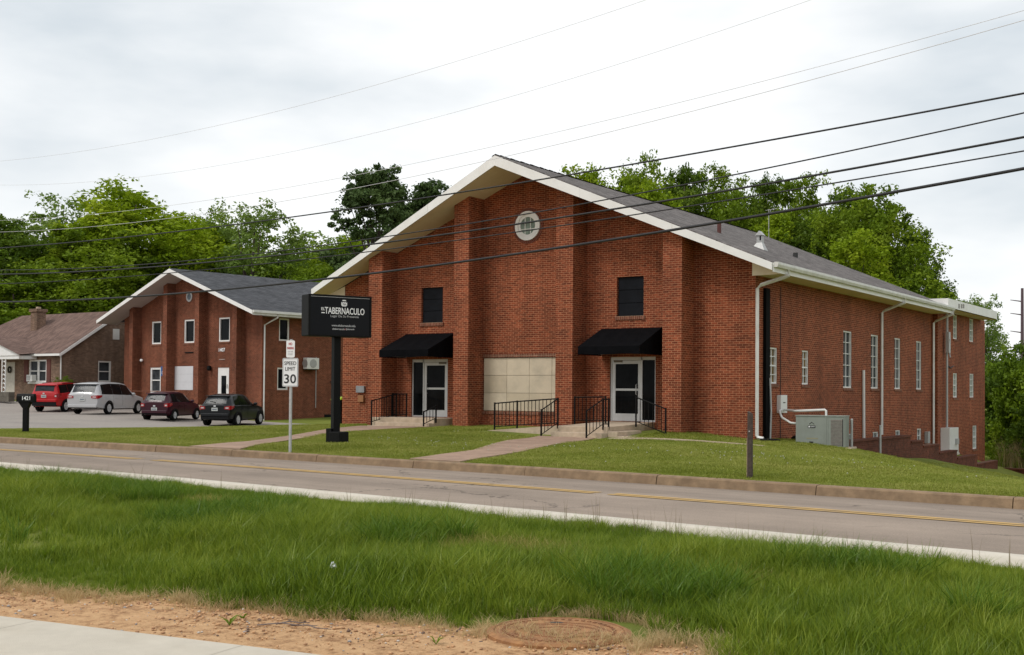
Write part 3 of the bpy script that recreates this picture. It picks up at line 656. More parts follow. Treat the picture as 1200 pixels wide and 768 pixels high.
# electrical service on the rear block
box('meter_cabinet', PVC, CH, RX, .62, 20.35,21.9, -1.0,.18, bevel=.015)
box('meter', GALV, CH, .62,.72, 21.3,21.6, -.55,-.3, bevel=.01)
MB().tube([(.36,20.9,.15),(.36,20.9,5.2),(.40,20.9,5.75)], .05, 8).build('service_mast', GALV, CH)
sh = MB(); sh.lathe([(.07,0),(.11,.06),(.09,.18),(.03,.22)], 10, Matrix.Translation((.40,20.9,5.7))); sh.tube([(.4,20.9,4.4),(.48,20.85,4.1),(.42,20.95,3.7),(.5,20.9,3.3)], .03, 6); sh.box(.34,.48,20.75,21.05,3.5,4.42); sh.tube([(.4,20.9,4.3),(.4,20.9,5.75)], .02, 5); sh.build('weatherhead', GALV, CH)
MB().tube([(.24,21.4,3.0),(.26,21.9,2.85),(.26,22.5,2.95)], .025, 5).build('cable', WIRE, CH)
box('shelf', CONCW, CH, RX, .9, 19.6, 20.9, -.98, -.9)
box('small_meter_box', GALV, CH, .0,.16, 18.6,18.9, -.45,.05, bevel=.01)
for i, h in enumerate(((-15.75,-15.35,1.55,1.8), (-15.65,-15.38,1.2,1.45))):
    box('wall_box', mat('grey_box', (.25,.25,.26), .6) if i == 0 else mat('tan_box', (.30,.13,.05), .7), CH, h[0], h[1], -.09, 0, h[2], h[3], bevel=.008)

# steps, ramp, rails
st = empty('concrete_steps', (0,0,0), 0, 'tan concrete landing with two flights of steps and ramp at the right church door', 'steps')
lm = MB(); lm.add([(-5.1,0,-.2),(-3.35,0,-.2),(-3.35,-3.0,-.2),(-5.1,-3.0,-.2),(-5.1,0,.69),(-3.35,0,.69),(-3.35,-3.0,.60),(-5.1,-3.0,.60)], [(4,7,6,5),(0,4,5,1),(1,5,6,2),(2,6,7,3),(3,7,4,0)]); lm.build('landing', CONC, st, bevel=.012)
box('step', CONC, st, -5.1,-3.35,-3.34,-3.0,-.2,.43, bevel=.012); 
box('step', CONC, st, -5.1,-3.35,-3.70,-3.34,-.2,.285, bevel=.012)
box('step', CONC, st, -3.35,-3.02,-3.0,-1.5,-.2,.47, bevel=.012); box('step', CONC, st, -3.02,-2.68,-3.0,-1.5,-.2,.34, bevel=.012)
rm = MB(); rm.add([(-7.7,-2.95,.0),(-5.1,-2.95,.0),(-5.1,-1.05,.0),(-7.7,-1.05,.0),(-7.7,-2.95,.40),(-5.1,-2.95,.60),(-5.1,-1.05,.64),(-7.7,-1.05,.40)], [(4,5,6,7),(0,1,5,4),(1,2,6,5),(2,3,7,6),(3,0,4,7)]); rm.build('ramp', CONC, st)
st2 = empty('concrete_steps', (0,0,0), 0, 'tan concrete landing and steps at the left church door', 'steps')
box('landing', CONC, st2, -13.8,-11.0,-1.45,0,-.2,.69, bevel=.012); box('step', CONC, st2, -13.4,-10.95,-1.8,-1.45,-.2,.53, bevel=.012); box('step', CONC, st2, -13.4,-10.8,-2.15,-1.8,-.2,.41, bevel=.012)
drape('stone_edging', [(-3.0,-3.6),(1.2,-2.4),(1.2,-2.2),(-2.6,-3.1)], CONC, .03)
tag(bpy.data.objects['stone_edging'], 'thin tan concrete edging in the lawn right of the right church steps', 'edging', kind='structure')
def rail(pts, label, h=.82, gap=.13):
    """posts at pts (x,y,z); bars and balusters between neighbours"""
    r = empty('handrail', pts[0], 0, label, 'handrail', 'black iron handrails at the church doors')
    O = Vector(pts[0])
    P = [Vector(p)-O for p in pts]
    for p in P: MB().box(p.x-.02,p.x+.02,p.y-.02,p.y+.02,p.z-.08,p.z+h+.03).build('post', IRON, r)
    tr, br = MB(), MB()
    for a, b in zip(P[:-1], P[1:]):
        tr.tube([a+Vector((0,0,h)), b+Vector((0,0,h))], .02, 4); br.tube([a+Vector((0,0,.09)), b+Vector((0,0,.09))], .014, 4)
        n = max(2, int((b-a).xy.length/gap))
        for k in range(1, n):
            q = a.lerp(b, k/n); MB().box(q.x-.008,q.x+.008,q.y-.008,q.y+.008,q.z+.09,q.z+h).build('baluster', IRON, r)
    tr.build('top_rail', IRON, r); br.build('bottom_rail', IRON, r)
rail([(-7.45,-2.92,.43),(-6.6,-2.92,.50),(-5.12,-2.92,.60)], 'black iron railing along the outer edge of the ramp below the stone panels')
rail([(-5.2,-3.72,.26),(-5.08,-2.98,.60)], 'sloping black handrail on the left side of the front steps beside the ramp')
rail([(-3.62,-3.76,.25),(-3.5,-3.0,.60),(-3.37,-2.9,.60)], 'sloping black handrail at the corner between the two flights of steps')
rail([(-3.2,-1.52,.66),(-2.2,-1.52,.32)], 'black handrail sloping down right in front of the right glass door')
rail([(-5.68,-1.0,.64),(-4.55,-1.0,.66)], 'short level black railing on the landing beside the right door')
rail([(-13.75,-.35,.69),(-13.1,-.35,.69)], 'short level black railing against the wall left of the left door')
rail([(-13.4,-1.9,.45),(-13.45,-.5,.69)], 'sloping black handrail left of the left church door steps')
rail([(-11.05,-1.95,.42),(-10.95,-1.4,.62)], 'tiny black handrail right of the left church door steps', h=.5)

# ------------------------------------------------------------------ annex
AX, AY = UN(-44.1, 9.86)
AN = empty('annex_building', (AX, AY, 0), -RA, 'two storey red brick gabled building with slate grey roof behind the parked cars', 'building')
ARZ, AEZ, AEX, AYF, AYB = 8.87, 6.06, 8.17, -1.4, 14.5; ASL = (ARZ-AEZ)/AEX
def aunder(x): return ARZ - ASL*abs(x) - .27
def agt(x): return aunder(x) + .03
agt.breaks = [0.0]
AWIN = [(-4.04,-3.0,4.45,5.87), (-.49,.57,4.45,5.87), (3.05,4.13,4.45,5.87)]
ADOOR = (2.99,4.11,.75,2.93); APAN = (-1.52,.5,1.6,3.04); ALW = (-4.16,-2.97,1.4,2.99)
mb = MB(); wall(mb, -7.2, 7.2, -1.5, agt, AWIN + [ADOOR, APAN, ALW], Tf, .12); mb.build('front_wall', BRA, AN)
Tsa = lambda y, d, z: (7.2-d, y, z)
ASW = [(1.19,1.93,4.47,5.76), (1.1,1.87,1.65,2.92)]
mb = MB(); wall(mb, 0, 14, -1.5, lambda y: 5.95, ASW, Tsa, .12); mb.build('side_wall', BRA, AN)
mb = MB(); mb.poly([(-7.2,0,-1.5),(-7.2,14,-1.5),(-7.2,14,6),(-7.2,0,6)]); mb.poly([(-7.2,14,-1.5),(7.2,14,-1.5),(7.2,14,6.0),(0,14,aunder(0)),(-7.2,14,6.0)]); mb.build('back_wall', BRA, AN)
for cx in (-5.46, -1.65, 1.70, 5.40):
    a, b = cx-.21, cx+.21; y0 = -.6; za, zb_ = agt(a), agt(b)
    MB().add([(a,y0,-1.5),(b,y0,-1.5),(b,y0,zb_),(a,y0,za),(a,.01,-1.5),(b,.01,-1.5),(b,.01,zb_),(a,.01,za)], [(0,1,2,3),(1,5,6,2),(0,3,7,4),(3,2,6,7)]).build('pilaster', BRA, AN)
rf = MB()
for s in (1,-1):
    p = [(0,AYF,ARZ),(s*AEX,AYF,AEZ),(s*AEX,AYB,AEZ),(0,AYB,ARZ)]; q = [(a,b,c-.05) for a,b,c in p]
    rf.add((p+q) if s > 0 else (p[::-1]+q[::-1]), [(0,1,2,3),(7,6,5,4),(0,4,5,1),(1,5,6,2),(2,6,7,3),(3,7,4,0)])
aroof = rf.build('roof', ROOFA, AN)
for s in (1,-1): MB().prism([(0,AYF,ARZ-.03),(s*AEX,AYF,AEZ-.03),(s*AEX,AYF,AEZ-.24),(0,AYF,ARZ-.27)], (0,-.04,0)).build('rake_fascia', WHITE, AN)
SOFA = mat('grey_white_soffit', (.52,.48,.46), .7, .06, 1.5)
so = MB()
for s in (1,-1):
    so.poly([(0,AYF,ARZ-.27),(s*AEX,AYF,AEZ-.25),(s*AEX,0,AEZ-.25),(0,0,ARZ-.27)])
    so.poly([(s*7.2,-.01,AEZ-.26),(s*AEX,-.01,AEZ-.26),(s*AEX,AYB,AEZ-.26),(s*7.2,AYB,AEZ-.26)])
so.build('soffit', SOFA, AN)
g = MB(); g.box(AEX,AEX+.13,AYF,AYB,AEZ-.15,AEZ-.01); g.box(AEX-.02,AEX+.02,AYF,AYB,AEZ-.28,AEZ-.15); g.build('gutter', GUT, AN)
MB().tube([(AEX+.06,.35,AEZ-.15),(AEX+.04,.3,AEZ-.35),(7.3,.1,AEZ-.75),(7.29,.1,-.1)], .055, 4).build('downspout', GUT, AN)
for h in AWIN: window(AN, Tf, *h, 1, 1, GLASS, w=.09, sill=BRS)
window(AN, Tf, *ALW, 1, 2, GLASSW, w=.13, mw=.07, sill=None)
for h in ASW: window(AN, Tsa, *h, 1, 1, GLASS, w=.08, sill=BRS)
pan = box('white_board', mat('white_board', (.62,.62,.64), .6, .05, 2), AN, APAN[0]+.01, APAN[1]-.01, .0, .06, APAN[2], APAN[3])
for k in range(1,3): box('board_joint', mat('grey_joint', (.45,.45,.46), .8), pan, APAN[0]+.01, APAN[1]-.01, -.004, .0, APAN[2]+k*.48-.006, APAN[2]+k*.48+.006)
dd = MB()
for a, b, c, e in ((2.99,3.32,.75,2.93),(3.82,4.11,.75,2.93),(3.32,3.82,2.45,2.93),(3.32,3.82,.75,.95)): dd.box(a,b,.03,.08,c,e)
dl = dd.build('door', WHITE, AN); box('pane', GLASS, dl, 3.31,3.83,.05,.06,.94,2.46)
MB().tube([(4.0,-.04,1.7),(4.0,-.04,1.95)], .02, 6).build('door_handle', IRON, dl)
ro = empty('round_window', (.03,0,7.25)); ro.parent = AN
ring(.2,.31,-.04,.05,28).build('frame', mat('grey_trim', (.45,.45,.45), .6), ro)
MB().add([(0.22*math.cos(2*math.pi*k/24),-.01,.22*math.sin(2*math.pi*k/24)) for k in range(24)], [tuple(range(24))]).build('pane', GLASSB, ro)
# small fittings on the annex
bs = mat('blue_sign', (.02,.10,.30), .4)
sg = box('accessible_sign', bs, AN, -2.93,-2.42,-.03,.0,2.45,3.05)
mk = MB(); mk.tube([(-2.70,-.035,2.92),(-2.70,-.035,2.75),(-2.6,-.035,2.74),(-2.56,-.035,2.6)], .018, 5)
mk.tube([(-2.68+.11*math.cos(a), -.035, 2.66+.11*math.sin(a)) for a in [R(100+i*25) for i in range(9)]], .014, 5, caps=False); mk.build('wheelchair_symbol', WTXT, sg)
MB().lathe([(.02,0),(.10,.05),(.10,.12),(.06,.18)], 12, Matrix.Translation((-5.0,-.1,3.35))).build('floodlight', WTXT, AN)
box('floodlight_arm', IRON, AN, -5.25,-5.0,-.08,-.02,3.38,3.42)
MB().lathe([(.10,0),(.14,.1),(.12,.26),(.05,.3)], 12, Matrix.Translation((2.35,-.15,2.75))).build('wall_lamp', IRON, AN)
put_text('house_number', '1407', WTXT, AN, (3.42,-.02,3.97), (R(90),0,0), .62, .22, bold=.02)
box('vent_cover', mat('pale_vent', (.35,.28,.25), .8), AN, 3.15,3.7,-.03,0,3.38,3.43); box('vent_cover', IRON, AN, -.35,.5,-.04,0,3.83,3.9)
box('foundation_vent', IRON, AN, 7.19,7.215,4.6,5.3,-.05,.2)
box('ledge', mat('brown_ledge', (.09,.04,.03), .8), AN, 7.2,7.3,5.0,5.6,2.1,2.18)
mu = empty('mini_split', (7.2,3.35,3.2)); mu.parent = AN
box('casing', PVC, mu, .08,.45,-.45,.45,-.33,.33, bevel=.02); box('bracket', IRON, mu, 0,.4,-.4,.4,-.38,-.34)
ring(.0,.25,0,.02,24).build('fan_grille', GALV, mu); fg = [o for o in mu.children if o.name.startswith('fan_grille')][0]; fg.rotation_euler = (0,0,R(90)); fg.location = (.47,0,0)
f2 = ring(.0,.23,0,.02,24).build('fan_grille', GALV, mu); f2.location = (.26,-.462,0)
MB().tube([(.05,.55,.4),(.05,.55,-2.6)], .025, 6).build('line_set', GALV, mu)
# entrance ramp of the annex with red-brown pipe rails
rp = empty('pipe_railing', (AX, AY, 0), -RA, 'rust coloured pipe railing along the ramp below the white boarded window', 'railing')
RPIPE = mat('rusty_pipe', (.20,.07,.035), .7, .3, 9)
for k, x in enumerate((-6.5,-4.6,-2.6,-.6,1.0)): MB().tube([(x,-1.25,-.2),(x,-1.25,1.5)], .022, 6).build('post', RPIPE, rp)
MB().tube([(-6.5,-1.25,1.5),(1.0,-1.25,1.5)], .025, 6).build('top_rail', RPIPE, rp); MB().tube([(-6.5,-1.25,1.1),(1.0,-1.25,1.1)], .02, 6).build('middle_rail', RPIPE, rp)
MB().tube([(1.0,-1.25,.75),(2.1,-1.25,1.55)], .025, 6).build('slope_rail', RPIPE, rp)
ar = empty('entrance_ramp', (AX, AY, 0), -RA, 'raised concrete ramp and landing in front of the white door of the smaller brick building', 'ramp')
box('landing', CONC, ar, 2.2,4.9,-1.2,-.0,-.6,.72, bevel=.01); MB().add([(-6.5,-1.2,-.6),(2.2,-1.2,-.6),(2.2,-.62,-.6),(-6.5,-.62,-.6),(-6.5,-1.2,.1),(2.2,-1.2,.72),(2.2,-.62,.72),(-6.5,-.62,.1)], [(4,5,6,7),(0,1,5,4),(1,2,6,5),(2,3,7,6),(3,0,4,7)]).build('slope', CONC, ar)
for k in range(4): box('step', CONC, ar, 2.6,4.4,-1.2-.3*(k+1),-1.2-.3*k,-.6,.72-.2*(k+1))
pl = empty('flower_pot', UN(-41.2, 7.9) + (0.0,), 0, 'pale stone planter pot between the maroon hatchback and the black car', 'planter')
pl.location.z = hz1(pl.location.x, pl.location.y)
MB().lathe([(.16,0),(.2,.1),(.24,.45),(.30,.55),(.26,.56)], 14).build('pot', CONCW, pl, smooth=True); MB().lathe([(.25,.5),(.05,.52)], 14).build('soil', WOOD, pl)

# ------------------------------------------------------------------ bungalow at the left
HB = empty('bungalow', (-51.86, 12.7, 0), 0, 'brown brick bungalow with brown shingle roof and chimney at the left edge', 'house')
HRY, HRZ, HEZ = 4.36, 6.72, 3.95; HSL = (HRZ-HEZ)/HRY; HX0 = -14.2; HRX = -10.9
HWN = (-3.41,-1.55,2.03,3.47); HDR = (-6.1,-4.95,1.0,3.35)
mb = MB(); wall(mb, HX0, 0, -.5, lambda x: HEZ, [HWN, HDR], Tf, .1); mb.build('front_wall', BRH, HB)
Th = lambda y, d, z: (-d, y, z)
class GT:
    breaks = [HRY]
    def __call__(s, y): return HRZ - HSL*abs(y-HRY) - .02
mb = MB(); wall(mb, 0, 8.72, -.5, GT(), [(2.75,3.76,2.08,3.46)], Th, .1); mb.build('gable_wall', BRH, HB)
mb = MB(); mb.poly([(HX0,0,-.5),(HX0,8.72,-.5),(HX0,8.72,HEZ),(HX0,0,HEZ)]); mb.poly([(HX0,8.72,-.5),(0,8.72,-.5),(0,8.72,HEZ),(HX0,8.72,HEZ)]); mb.build('back_wall', BRH, HB)
ov = .3; z0 = HEZ-ov*HSL+.1; rt = HRZ+.1
h = MB(); A = (.25,-ov,z0); B = (HX0-.3,-ov,z0); C_ = (HRX,HRY,rt); D_ = (.25,HRY,rt); E_ = (.25,8.72+ov,z0); F_ = (HX0-.3,8.72+ov,z0)
h.poly([B,A,D_,C_]); h.poly([E_,F_,C_,D_]); h.poly([F_,B,C_])
hr_ = h.build('roof', ROOFH, HB); sm_ = hr_.modifiers.new('thick', 'SOLIDIFY'); sm_.thickness = .1; sm_.offset = -1
rk = MB()
for s, y in ((1,-ov),(-1,8.72+ov)): rk.prism([(.26,y,z0-.02),(.26,HRY,rt-.02),(.26,HRY,rt-.22),(.26,y,z0-.22)], (.03,0,0))
rk.box(HX0-.3,.29,-ov-.05,-ov,z0-.16,z0-.02); rk.build('fascia', WHITE, HB)
MB().tube([(.04,-.06,HEZ-.25),(.04,-.06,.4)], .05, 4).build('downspout', GUT, HB)
w = window(HB, Tf, *HWN, 2, 1, GLASSW, w=.10, mw=.2, sill=WHITE)
box('meeting_rail', WHITE, w, HWN[0]+.1, HWN[1]-.1, .03,.09, 2.72,2.78)
acw = box('window_air_conditioner', PVC, HB, -3.25,-2.65,-.28,.05,2.08,2.5, bevel=.01); box('grille', GALV, acw, -3.2,-2.85,-.285,-.279,2.13,2.45)
for a in ((-3.9,-3.47), (-1.49,-1.06)):
    s = box('shutter', mat('brown_red_shutter', (.13,.04,.03), .7, .1), HB, a[0],a[1],-.04,0,2.0,3.5)
    for k in range(12): box('louver', mat('brown_red_shutter', (.13,.04,.03)), s, a[0]+.04,a[1]-.04,-.055,-.04,2.06+k*.117,2.06+k*.117+.08)
window(HB, Th, 2.75,3.76,2.08,3.46,1,2, GLASSW, w=.1, mw=.06, sill=WHITE)
dr_ = box('front_door', mat('pale_door', (.50,.47,.40), .6), HB, HDR[0]+.05,HDR[1]-.05,.03,.08,HDR[2],HDR[3]); 
ws = MB()
for k in range(26):
    a = k*2*math.pi/26; ws.tube([(-5.5+.13*math.cos(a), -.02, 2.85+.13*math.sin(a)), (-5.5+.24*math.cos(a+.2), -.05, 2.85+.24*math.sin(a+.2))], [.05,.01], 4)
ws.build('wreath', mat('dark_wreath', (.03,.025,.015), .9), dr_)
ch = MB(); ch.box(-6.9,-6.2,2.4,3.1,4.8,6.85); chim = ch.build('chimney', BRH, HB); box('chimney_cap', BRH, chim, -6.98,-6.12,2.32,3.18,6.85,7.05); MB().tube([(-6.55,2.75,7.0),(-6.55,2.75,7.2)], .16, 10).build('flue', CONC, chim)
box('gable_vent', PVC, HB, 0,.04, 3.85,4.35, 4.9,5.6)
po = empty('porch', (0,0,0)); po.parent = HB
MB().prism([(-9.4,-1.3,3.72),(-2.6,-1.3,3.72),(-2.6,-1.3,3.78),(-6.2,-1.3,4.9),(-9.4,-1.3,3.9)], (0,.08,0)).build('porch_gable', WHITE, po)
q = MB(); q.poly([(-2.4,-1.45,3.78),(-2.4,1.0,4.0),(-6.2,2.0,5.1),(-6.2,-1.45,5.0)]); q.poly([(-9.6,-1.45,3.85),(-6.2,-1.45,5.0),(-6.2,2.0,5.1),(-9.6,1.0,4.0)]); q.build('porch_roof', ROOFH, po)
box('porch_beam', WHITE, po, -9.4,-2.6,-1.25,0,3.5,3.72)
for x in (-4.5,-4.12): MB().tube([(x,-1.2,.9),(x,-1.2,3.5)], .045, 6).build('post', WHITE, po)
lat = MB()
for k in range(9): lat.tube([(-4.5,-1.2,1.0+k*.28),(-4.31,-1.2,1.14+k*.28),(-4.12,-1.2,1.0+k*.28)], .028, 5)
lat.build('lattice', WHITE, po)
box('porch_floor', CONC, po, -9.4,-4.4,-1.3,0,-.5,.95)
rtw = empty('retaining_wall', (-51.86,12.7,0), 0, 'low grey stone wall and steps in front of the bungalow porch', 'wall')
for k in range(22):
    x = -9 + (k % 11)*.72; zz = .78 + .3*(k//11); MB().box(x+.01,x+.71,-2.9+random.uniform(-.02,.02),-2.5,zz+.01,zz+.31).build('stone', mat('grey_block', (.11,.095,.075), .9, .3, 3, bump=.4, bscale=15), rtw, bevel=.02)
nh = empty('white_gabled_house', (-84,20,0), R(8), 'sliver of a white gabled house beyond the bungalow at the left edge', 'house')
MB().prism([(-9,0,-1),(0,0,-1),(0,0,4.6),(-4.5,0,7.2),(-9,0,4.6)], (0,9,0)).build('wall', WHITE, nh)
q = MB(); q.poly([(.5,-.5,4.4),(.5,9.5,4.4),(-4.5,9.5,7.35),(-4.5,-.5,7.35)]); q.poly([(-9.5,-.5,4.4),(-4.5,-.5,7.35),(-4.5,9.5,7.35),(-9.5,9.5,4.4)]); q.build('roof', ROOFA, nh)

# ------------------------------------------------------------------ low brick walls beside the church
aw = empty('retaining_wall', (0,0,0), 0, 'dark brick retaining wall stepping down along the basement windows', 'wall')
for k, (y0, y1, zt) in enumerate(((3.2,10.3,.10),(10.3,11.9,-.12),(11.9,14.2,-.34),(14.2,17.0,-.68),(17.0,20.5,-1.0),(20.5,24.5,-1.42))):
    box('wall_section', BRW, aw, 1.45-.003*k,1.72+.003*k,y0,y1,-3.2,zt); box('cap_course', BRW, aw, 1.42,1.76,y0+.003*k,y1-.003*k,zt,zt+.065)
fw = empty('garden_wall', (0,0,0), 0, 'dark brick wall running right from the rear corner of the church', 'wall')
box('wall_section', BRW, fw, .25,14,28.95,29.25,-4,-2.05); box('cap_course', BRW, fw, .23,14,28.9,29.3,-2.05,-1.96)

# ------------------------------------------------------------------ air conditioner
ac = empty('air_conditioner', (.98,.75,-.02), R(10), 'sage green packaged air conditioner on a slab beside the church wall', 'air conditioner')
box('cabinet', ACM, ac, 0,1.42,0,.95,.06,.97, bevel=.012)
box('slab', CONC, ac, -.08,1.62,-.1,1.1,-.3,.06, bevel=.01)
box('lid', ACM, ac, -.015,1.435,-.015,.965,.97,1.0, bevel=.006)
box('corner_post', ACM, ac, .86,.90,-.008,.0,.07,.96); box('corner_post', ACM, ac, .93,.95,-.008,.0,.07,.96)
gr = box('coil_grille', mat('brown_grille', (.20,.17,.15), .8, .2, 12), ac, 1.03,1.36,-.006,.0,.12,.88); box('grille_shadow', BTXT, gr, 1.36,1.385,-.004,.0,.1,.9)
for k in range(18): box('slat', ACM, gr, 1.03,1.36,-.014,-.006,.14+k*.041,.148+k*.041)
lb = box('name_plate', BTXT, ac, .36,.58,-.006,0,.63,.70); box('logo', WTXT, lb, .38,.42,-.009,-.006,.645,.685); box('plate_text', DIM, lb, .44,.56,-.009,-.006,.655,.675)
box('warning_label', mat('tan_label', (.26,.24,.15), .6), ac, .32,.66,-.004,0,.30,.335); box('service_port', BTXT, ac, .40,.52,-.006,0,.17,.225)
lg = MB(); lg.tube([(.40,-.004,.74),(.47,-.004,.80),(.54,-.004,.74)], .008, 4); lg.build('emblem', BTXT, ac)
cd_ = empty('conduit', (0,0,0), 0, 'white plastic pipe elbow from the wall box to the air conditioner', 'pipe')
MB().tube([(.16,2.0,1.12),(.75,1.3,1.10),(1.75,1.1,1.15),(1.79,1.1,1.12),(1.79,1.1,.95)], .035, 8).build('pipe', PVC, cd_)
MB().tube([(.1,1.85,1.12),(.25,1.3,1.08),(.45,1.0,.9),(.75,.95,.74),(1.0,.95,.72)], .035, 8).build('hose', PVC, cd_, smooth=True)
def bollard(x, y, h, label):
    z = hz1(x, y); b = empty('bollard', (x,y,z), 0, label, 'bollard', 'steel posts beside the air conditioner')
    MB().tube([(0,0,-.2),(0,0,h)], .036, 10).build('post', GALV, b); MB().lathe([(.042,h-.02),(.042,h+.01),(.02,h+.03)], 10).build('cap', GALV, b)
bollard(2.35,1.75,.88,'grey steel post just right of the air conditioner'); bollard(1.95,5.9,.95,'thin grey steel post in front of the dark retaining wall')
ds_ = empty('splash_block', (.25,-.2,hz1(.25,-.2)), 0, 'black corrugated drain hose at the foot of the church downspout', 'drain hose')
MB().tube([(0,0,.03),(.15,.1,.03),(.3,.35,.02),(.35,.6,.0)], .05, 8).build('hose', IRON, ds_, smooth=True)
rk_ = empty('black_fitting', (.35,2.5,hz1(.35,2.5)), 0, 'black valve box and fittings on the ground left of the air conditioner', 'valve box')
MB().lathe([(.16,-.1),(.17,.1),(.1,.16)], 12).build('valve', IRON, rk_); MB().tube([(.1,-.3,.08),(.15,-.05,.16),(.3,.3,.05)], .03, 6).build('hose', IRON, rk_)

# ------------------------------------------------------------------ signs, posts, bins
py = empty('pylon_sign', (-7.02,-10.69,.22), 0, 'black cabinet church sign on a black pole with white lettering', 'sign')
MB().box(-.09,.09,-.09,.09,-.3,2.9, m=Matrix.Rotation(R(66),4,'Z')).build('pole', IRON, py); MB().box(-.02,.34,-.22,.14,-.1,.34).build('base_box', IRON, py, bevel=.02); box('base_flange', IRON, py, -.18,.0,-.16,.16,-.1,.42, bevel=.01)
# cabinet: facing the camera-side traffic; axis along its width
wv = Vector((1.44,.97,0)); ang = math.atan2(wv.y, wv.x)
cb = empty('cabinet', (0,.0,3.33), ang); cb.parent = py; cb.location = (.02,-.02,3.30); cb.rotation_euler = (0, 0, R(66))
CWd, CHt, CDp = 1.74, 1.06, .46
MB().box(-CWd/2,CWd/2,-CDp/2,CDp/2,-CHt/2,CHt/2).build('housing', IRON, cb, bevel=.02)
face = box('sign_face', SIGNB, cb, -CWd/2+.05,CWd/2-.05,-CDp/2-.012,-CDp/2+.0,-CHt/2+.05,CHt/2-.05)
fb = MB()
for a in ((-CWd/2,CWd/2,CHt/2-.05,CHt/2),(-CWd/2,CWd/2,-CHt/2,-CHt/2+.05),(-CWd/2,-CWd/2+.05,-CHt/2+.05,CHt/2-.05),(CWd/2-.05,CWd/2,-CHt/2+.05,CHt/2-.05)): fb.box(a[0],a[1],-CDp/2-.03,-CDp/2,a[2],a[3])
fb.build('retainer_frame', IRON, cb, bevel=.006)
box('shiny_edge', GALV, cb, -CWd/2+.06,CWd/2-.06,-CDp/2-.034,-CDp/2-.030,CHt/2-.062,CHt/2-.052)
fy = -CDp/2-.016; RT = (R(90),0,0)
put_text('church_name', 'TABERNACULO', WTXT, face, (.12,fy,.13), RT, 1.10, .17, bold=.014)
put_text('church_name', 'EL', WTXT, face, (-.475,fy,.165), RT, .10, .075, bold=.01); box('underline', WTXT, face, -.52,-.43,fy-.002,fy+.002,.055,.08)
put_text('tagline', 'Lugar De Su Presencia', DIM, face, (.12,fy,-.015), RT, .78, .075)
put_text('web_address', 'www.eltabernaculo.info', DIM, face, (.09,fy,-.245), RT, .66, .058, bold=.01)
put_text('contact_line', 'eltabernaculo', DIM, face, (-.05,fy,-.335), RT, .34, .05, bold=.015); put_text('contact_line', '@tabernaculo', DIM, face, (.27,fy,-.335), RT, .24, .05, bold=.015); box('red_dot', RTXT, face, .125,.14,fy-.002,fy+.002,-.35,-.32)
em = MB(); em.prism([(.02,fy,.28),(.05,fy,.25),(.15,fy,.25),(.18,fy,.28),(.18,fy,.36),(.155,fy,.34),(.13,fy,.365),(.10,fy,.345),(.07,fy,.365),(.045,fy,.34),(.02,fy,.36)], (0,-.003,0)); em.prism([(.04,fy,.385),(.16,fy,.385),(.14,fy,.415),(.06,fy,.415)], (0,-.003,0)); em.build('emblem', WTXT, face)
put_text('emblem_letters', 'TSM', BTXT, face, (.10,fy-.006,.30), RT, .10, .05)

sp = empty('speed_limit_sign', (-6.07,-13.27,.15), 0, 'white SPEED LIMIT 30 sign with small no parking sign above on a steel post', 'road sign')
MB().box(-.03,.03,-.02,.02,-.3,2.66).build('post', GALV, sp)
sa = R(17)
def plate(name, w, h, z, dy, par):
    e = empty(name, (0,0,z)); e.parent = par; e.rotation_euler = (0,0,sa); 
    m = MB(); r = .03; pts = []
    for cx, cz, a0 in ((w/2-r,h/2-r,0),(-w/2+r,h/2-r,90),(-w/2+r,-h/2+r,180),(w/2-r,-h/2+r,270)):
        for k in range(4): a = R(a0+k*30); pts.append((cx+r*math.cos(a), dy, cz+r*math.sin(a)))
    m.prism(pts, (0,.004,0)); return m.build('plate', SIGNW, e), e
p1, e1 = plate('speed_plate', .41, .67, 1.88, -.035, sp)
put_text('sign_text', 'SPEED', BTXT, e1, (0,-.039,.215), RT, .31, .088, bold=.0); put_text('sign_text', 'LIMIT', BTXT, e1, (0,-.039,.085), RT, .26, .088, bold=.0)
put_text('sign_text', '30', BTXT, e1, (0,-.039,-.15), RT, .31, .215, bold=.012)
bd = MB(); bw_ = .008
for a in ((-.19,.19,.315,.315+bw_),(-.19,.19,-.323,-.315),(-.193,-.185,-.315,.315),(.185,.193,-.315,.315)): bd.box(a[0],a[1],-.0385,-.036,a[2],a[3])
bd.build('border', BTXT, e1)
p2, e2 = plate('parking_plate', .22, .40, 2.43, -.035, sp)
put_text('sign_text', 'NO', RTXT, e2, (0,-.039,.12), RT, .09, .06, bold=.01); put_text('sign_text', 'PARKING', RTXT, e2, (0,-.039,.02), RT, .17, .055, bold=.01); put_text('sign_text', 'ON THIS', DIM, e2, (0,-.039,-.06), RT, .13, .03); put_text('sign_text', 'STREET', DIM, e2, (0,-.039,-.12), RT, .13, .03)

mbx = empty('mailbox', (-21.04,-10.22,.14), R(30), 'black mailbox with white numbers on a thick black post', 'mailbox'); mbx.scale = (.88,.88,.97)
MB().box(-.09,.09,-.09,.09,-.2,.98).build('post', IRON, mbx, bevel=.01)
MB().add([(-.09,-.1,.85),(.09,-.1,.85),(.09,.1,.85),(-.09,.1,.85),(-.26,-.1,1.06),(.2,-.1,1.06),(.2,.1,1.06),(-.26,.1,1.06)], [(0,1,5,4),(1,2,6,5),(2,3,7,6),(3,0,4,7),(4,5,6,7)]).build('bracket', IRON, mbx)
pb = [(-.12,1.06),(.12,1.06),(.12,1.2)] + [(.12*math.cos(R(a)), 1.22+.12*math.sin(R(a))) for a in range(0,181,20)] + [(-.12,1.2)]
MB().prism([(-.32,y,z) for y, z in pb], (.66,0,0)).build('box', IRON, mbx)
put_text('house_number', '1421', WTXT, mbx, (.06,-.124,1.19), RT, .30, .13, bold=.012)
